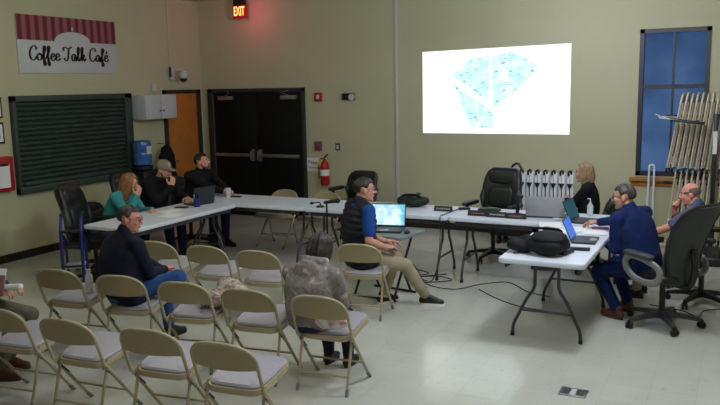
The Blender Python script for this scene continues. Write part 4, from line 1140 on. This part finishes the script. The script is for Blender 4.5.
# ------------------------------------------------------------------ walker, bottle, bags, papers at left
t = thing('walker', 'blue framed walker with black grips beside the left table', 'walker', (2.12,-4.98,0), math.radians(40))
for s in (-1, 1):
    MB().tube(fillet([(s*.10,-.17,.02), (s*.10,-.13,.74), (s*.10,-.02,.88), (s*.10,.12,.88)], .07), .017, 10).build('side_frame', M['blue'], t)
    MB().tube(fillet([(s*.10,.24,.05), (s*.10,.12,.62), (s*.10,-.13,.70)], .07), .016, 10).build('side_frame', M['blue'], t)
    MB().rcone((s*.10,.0,.885), (s*.10,.15,.885), .022, .021).build('grip', M['black'], t)
    MB().rcone((s*.10,-.17,.0), (s*.10,-.17,.06), .022, .020).build('rubber_foot', M['black'], t)
    wv = MB().cyl((s*.12,.24,.075), (s*.145,.24,.075), .075, n=24).build('wheel', M['black'], t); MB().cyl((s*.115,.24,.075), (s*.152,.24,.075), .025).build('hub', M['greyplastic'], wv)
MB().tube([(-.10,-.14,.73), (.10,-.14,.73)], .02, 10).build('crossbar', M['black'], t)
MB().tube([(-.10,-.155,.36), (.10,-.155,.36)], .014, 10).build('crossbar', M['black'], t)
MB().box((0,.02,.55), (.17,.26,.035), bev=.012).build('seat', M['black'], t)
MB().box((0,.05,.33), (.19,.28,.02), bev=.004).build('tray', M['white'], t)
t = thing('water_bottle', 'white water bottle standing on the seat of the left empty chair in the middle row', 'bottle', (3.475,-6.07,.468), 0, None, .78)
MB().lathe([(.001,0),(.038,0),(.042,.01),(.042,.16),(.036,.19),(.022,.21),(.022,.225),(.001,.225)]).build('bottle_body', M['bottle'], t)
MB().lathe([(.026,.222),(.026,.255),(.001,.257)]).build('lid', M['white'], t)
t = thing('shoulder_bag', 'black bag on the floor under the left table end', 'bag', (2.25,-4.70,0))
mb = MB(); mb.ell((0,0,.13), (.15,.10,.13)); link('bag_body', fuse(mb, .012, 1, .012, 10), M['black_bag'], t)
MB().tube(catmull([(-.10,0,.22), (-.06,0,.34), (.06,0,.34), (.10,0,.22)], 6), .010, 8).build('strap', M['black_bag'], t)
t = thing('jacket_bundle', 'patterned cloth bundle lying on the chair right of the navy-jacketed man', 'bag', (4.80,-5.96,.465), .3)
mb = MB(); mb.ell((0,0,.07), (.19,.13,.075)); mb.ell((.10,.04,.11), (.11,.10,.07)); mb.ell((.02,.10,.15), (.10,.08,.06)); mb.ell((-.10,-.02,.07), (.11,.10,.06))
link('cloth', fuse(mb, .010, 2, .016, 10, 6), M['bagpattern'], t)
t = thing('plastic_bag', 'pale plastic bag with a pink mark on the mottled-jacket woman’s seat', 'bag', (5.85,-6.125,.468))
mb = MB(); mb.ell((0,0,.05), (.16,.05,.055)); mb.ell((.07,.0,.06), (.08,.045,.05)); link('bag_body', fuse(mb, .008, 2, .012, 14, 1), M['plasticbag'], t)
t = thing('folder', 'brown folder held on the lap of the person at the left edge', 'folder', (3.38,-7.0,.69), .5)
MB().box((0,0,.05), (.30,.02,.16), (-.45,0,0), .003).build('cover', M['manila'], t)
for k in range(2): MB().box((.0,.03+.012*k,.085+.008*k), (.29,.004,.17), (-.45,.05*k,0)).build('paper', M['paper'], t)
t = tag(MB().rcone((0,0,0), (.20,.04,.02), .024, .024).build('rolled_paper', M['paper']), 'rolled white paper sticking out beyond the brown folder', 'paper'); t.location = (3.40,-6.90,.705)

# ------------------------------------------------------------------ floor box, cables
t = thing('floor_outlet', 'brass and grey floor outlet cover in the foreground floor', 'floor outlet', (7.45,-5.46,0), .0)
MB().box((0,0,.003), (.19,.15,.006), bev=.002).build('cover_plate', M['steel'], t)
for s in (-1, 1): MB().box((s*.05,0,.007), (.05,.09,.003)).build('outlet_lid', M['dkgrey'], t)
MB().box((0,0,.0065), (.035,.11,.003)).build('centre_plate', M['white'], t)
t['label'] = 'grey metal floor outlet cover set in the bare foreground floor'
def cable(label, pts, r=.005):
    tag(MB().tube(catmull(pts, 6), r, 6).build('cable', M['black']), label, 'cable')
cable('black cable hanging off the seam of the back tables to the floor', [(5.55,-2.45,.752),(5.52,-2.88,.750),(5.515,-2.985,.73),(5.52,-2.995,.55),(5.50,-3.0,.25),(5.42,-2.98,.02),(5.30,-2.95,.006),(5.1,-2.85,.006)])
cable('black cable looping on the floor below the middle back table', [(4.9,-2.3,.006),(5.1,-2.6,.006),(5.4,-3.1,.006),(5.75,-3.2,.006),(5.95,-2.9,.006),(6.2,-2.7,.006),(6.5,-3.0,.006),(6.75,-3.1,.006)])
cable('tangled black cable on the floor beside the small table', [(5.0,-2.5,.006),(5.25,-2.65,.006),(5.15,-2.85,.006),(5.4,-2.75,.008),(5.6,-2.85,.006),(5.35,-3.05,.006),(5.2,-2.9,.010),(5.45,-2.6,.006)])
cable('black cable on the floor right of the suited man’s chair', [(7.7,-3.0,.006),(8.0,-3.1,.006),(8.15,-3.25,.006),(8.2,-3.0,.006),(8.5,-2.85,.006),(8.9,-2.9,.006)])
cable('grey cable trailing across the floor left of the right table', [(6.0,-3.1,.006),(6.25,-3.35,.006),(6.55,-3.55,.006),(6.8,-3.6,.006)])

# ------------------------------------------------------------------ white folded chairs on a cart
t = thing('chair_cart', 'low black cart with a bent handle under the white folded chairs', 'cart', (5.92,-.50,.0))
MB().box((0,0,.16), (1.06,.46,.10), bev=.006).build('deck', M['black'], t)
MB().tube(fillet([(-.26,-.15,.15), (-.26,-.15,1.06), (-.17,-.15,1.12), (-.09,-.15,.98)], .05), .016, 8).build('handle', M['black'], t)
for sx in (-1, 1):
    for sy in (-1, 1): MB().cyl((sx*.42-.02,sy*.17,.055), (sx*.42+.02,sy*.17,.055), .055).build('caster', M['black'], t)
names = ['first','second','third','fourth','fifth','sixth','seventh','eighth','ninth','tenth','eleventh','twelfth','thirteenth']
def white_chair(x, lab):
    t = thing('folded_white_chair', lab, 'chair', (x,-.50,.212), 0, 'white folded chairs on the cart')
    MB().box((0,0,.38), (.086,.13,.76), bev=.012).build('panel', M['chairwhite'], t)
    MB().box((.0,-.066,.37), (.005,.006,.72)).build('edge_groove', M['greyplastic'], t)
    MB().tube(fillet([(.016,-.05,.75), (.016,-.085,.805), (-.018,-.085,.785), (-.018,-.07,.735)], .015), .014, 8).build('hook', M['black'], t)
    MB().loft([[V((-.038,-.085,.63)),V((.038,-.085,.63)),V((.038,-.066,.63)),V((-.038,-.066,.63))], [V((-.007,-.085,.565)),V((.007,-.085,.565)),V((.007,-.066,.565)),V((-.007,-.066,.565))]]).build('foot_clip', M['black'], t)
    MB().tube([(0,-.074,.58), (.014,-.074,.16)], .007, 6).build('leg_tube', M['dkgrey'], t)
    return t
wc = None
for k in range(10):
    lab = 'white folded chair standing on the cart, %s from the executive chair side' % names[k]
    wc0 = white_chair(5.46+.107*k, lab) if wc is None else dup(wc, (5.46+.107*k,-.50,.212), 0, lab)
    wc = wc or wc0

# ------------------------------------------------------------------ rack of tan folded chairs
t = thing('storage_rack', 'tall black rolling rack holding tan folded chairs by the window', 'rack', (8.42,-.75,0))
MB().box((0,0,.11), (1.70,.62,.05), bev=.006).build('rack_base', M['black'], t)
for x in (-.27,.80):
    MB().box((x,-.29,.95), (.05,.05,1.66), bev=.006).build('upright', M['black'], t); MB().box((x,.29,.95), (.05,.05,1.66), bev=.006).build('upright', M['black'], t)
for z in (.93,1.74): MB().box((0,.0,z), (1.66,.03,.035)).build('rail', M['black'], t)
MB().box((-.27,-.318,1.45), (.045,.004,.26)).build('label_strip', M['paper'], t)
for sx in (-1, 1):
    for sy in (-1, 1): MB().cyl((sx*.75-.02,sy*.24,.045), (sx*.75+.02,sy*.24,.045), .045).build('caster', M['black'], t)
def folded_chair(loc, tilt, lab, group):
    t = thing('folded_chair', lab, 'chair', loc, 0, group); t.rotation_euler = (0,tilt,0)
    hw = .22
    MB().tube(fillet([(0,-hw,-.92), (0,-hw,-.10), (0,-hw+.06,.0), (0,hw-.06,.0), (0,hw,-.10), (0,hw,-.92)], .08), .0115, 8).build('frame', M['racktan'], t)
    MB().tube([(.022,-.19,-.10), (.022,-.19,-.88)], .0105, 8).build('leg', M['racktan'], t); MB().tube([(.022,.19,-.10), (.022,.19,-.88)], .0105, 8).build('leg', M['racktan'], t)
    MB().box((0,0,-.10), (.012,.40,.17), bev=.004).build('backrest', M['racktan'], t)
    MB().box((.012,0,-.58), (.022,.38,.38), bev=.006).build('seat', M['racktan'], t)
    for s in (-1, 1): MB().rcone((0,s*hw,-.93), (0,s*hw,-.89), .014, .013).build('foot_cap', M['black'], t)
    return t
fp = None
for k in range(13):
    lab = 'tan folded chair in the upper row of the rack, %s from the window side' % names[k]
    x = 7.78+.055*k
    if fp is None: fp = folded_chair((x,-.75,2.01), .16, lab, 'tan folded chairs in the upper rack row')
    else:
        c = dup(fp, (x,-.75,2.01+.008*math.sin(k*2.3)), 0, lab); c.rotation_euler = (0,.16-.009*k,0)
for k in range(11):
    lab = 'tan folded chair in the lower row of the rack, %s from the window side' % names[k]
    c = dup(fp, (7.74+.062*k,-.75,1.10), 0, lab, 'tan folded chairs in the lower rack row'); c.rotation_euler = (0,.10-.006*k,0)
t = thing('hand_truck', 'narrow silver tube frame leaning upright below the window', 'hand truck', (7.40,-.25,0))
MB().tube(fillet([(-.045,0,.03), (-.03,0,1.09), (.03,0,1.09), (.03,.0,.03)], .035), .014, 8).build('tube_frame', M['chairwhite'], t)
MB().box((0,-.08,.03), (.22,.20,.014), bev=.004).build('toe_plate', M['steel'], t)
for s in (-1, 1): MB().cyl((s*.10-.015,.05,.07), (s*.10+.015,.05,.07), .07).build('wheel', M['black'], t)
t = thing('clip_tray', 'black tray clipped to the chair rack, jutting out before the window', 'tray', (7.86,-1.22,0))
MB().box((0,0,1.70), (.36,.26,.022), (.0,.12,0), .004).build('desk', M['black'], t)
MB().tube([(.10,.05,1.68), (.10,.30,1.70), (.10,.475,1.735)], .010, 8).build('arm', M['blackmetal'], t)
t = thing('paper_stack', 'crumpled white papers on the black clip-on tray', 'paper', (7.72,-1.24,1.735))
mb = MB(); mb.box((-.07,0,.004), (.20,.22,.004), (.05,.12,.2)); mb.box((-.02,.01,.016), (.20,.20,.004), (-.08,.04,-.3)); mb.box((-.14,.0,.022), (.10,.14,.004), (.1,.4,.5)); mb.build('sheets', M['paper'], t, smooth=False)

# ------------------------------------------------------------------ light
def area(name, loc, size, power, col, rot=(0,0,0), sy=None):
    l = bpy.data.lights.new(name, 'AREA'); l.energy = power; l.size = size; l.color = col
    if sy: l.shape = 'RECTANGLE'; l.size_y = sy
    o = bpy.data.objects.new(name, l); C.objects.link(o); o.location = loc; o.rotation_euler = rot; return o
def lamp(name, loc, power, col, r=.25):
    l = bpy.data.lights.new(name, 'POINT'); l.energy = power; l.color = col; l.shadow_soft_size = r
    o = bpy.data.objects.new(name, l); C.objects.link(o); o.location = loc; return o
lamp('ceiling_lamp_right', (7.5,-4.6,3.1), 140, (.83,.90,1))
lamp('projector_spill_fill', (6.6,-1.8,2.9), 48, (.74,.80,1))  # added bluish fill brightening the right back wall, stands in for projector spill
lamp('ceiling_lamp_rear', (6.6,-7.4,3.1), 85, (.90,.95,1), .4)
lamp('ambient_fill_left', (3.3,-5.2,3.1), 46, (.98,1,.76), .4)  # added weak fill, stands in for ambient light on left floor and walls
l = bpy.data.lights.new('exit_sign_lamp', 'POINT'); l.energy = 3.2; l.color = (1,.10,.24); l.shadow_soft_size = .05
o = bpy.data.objects.new('exit_sign_lamp', l); C.objects.link(o); o.location = (1.20,-.40,3.34)
sc = bpy.context.scene
sc.view_settings.view_transform = 'Standard'; sc.view_settings.look = 'None'; sc.view_settings.exposure = 0
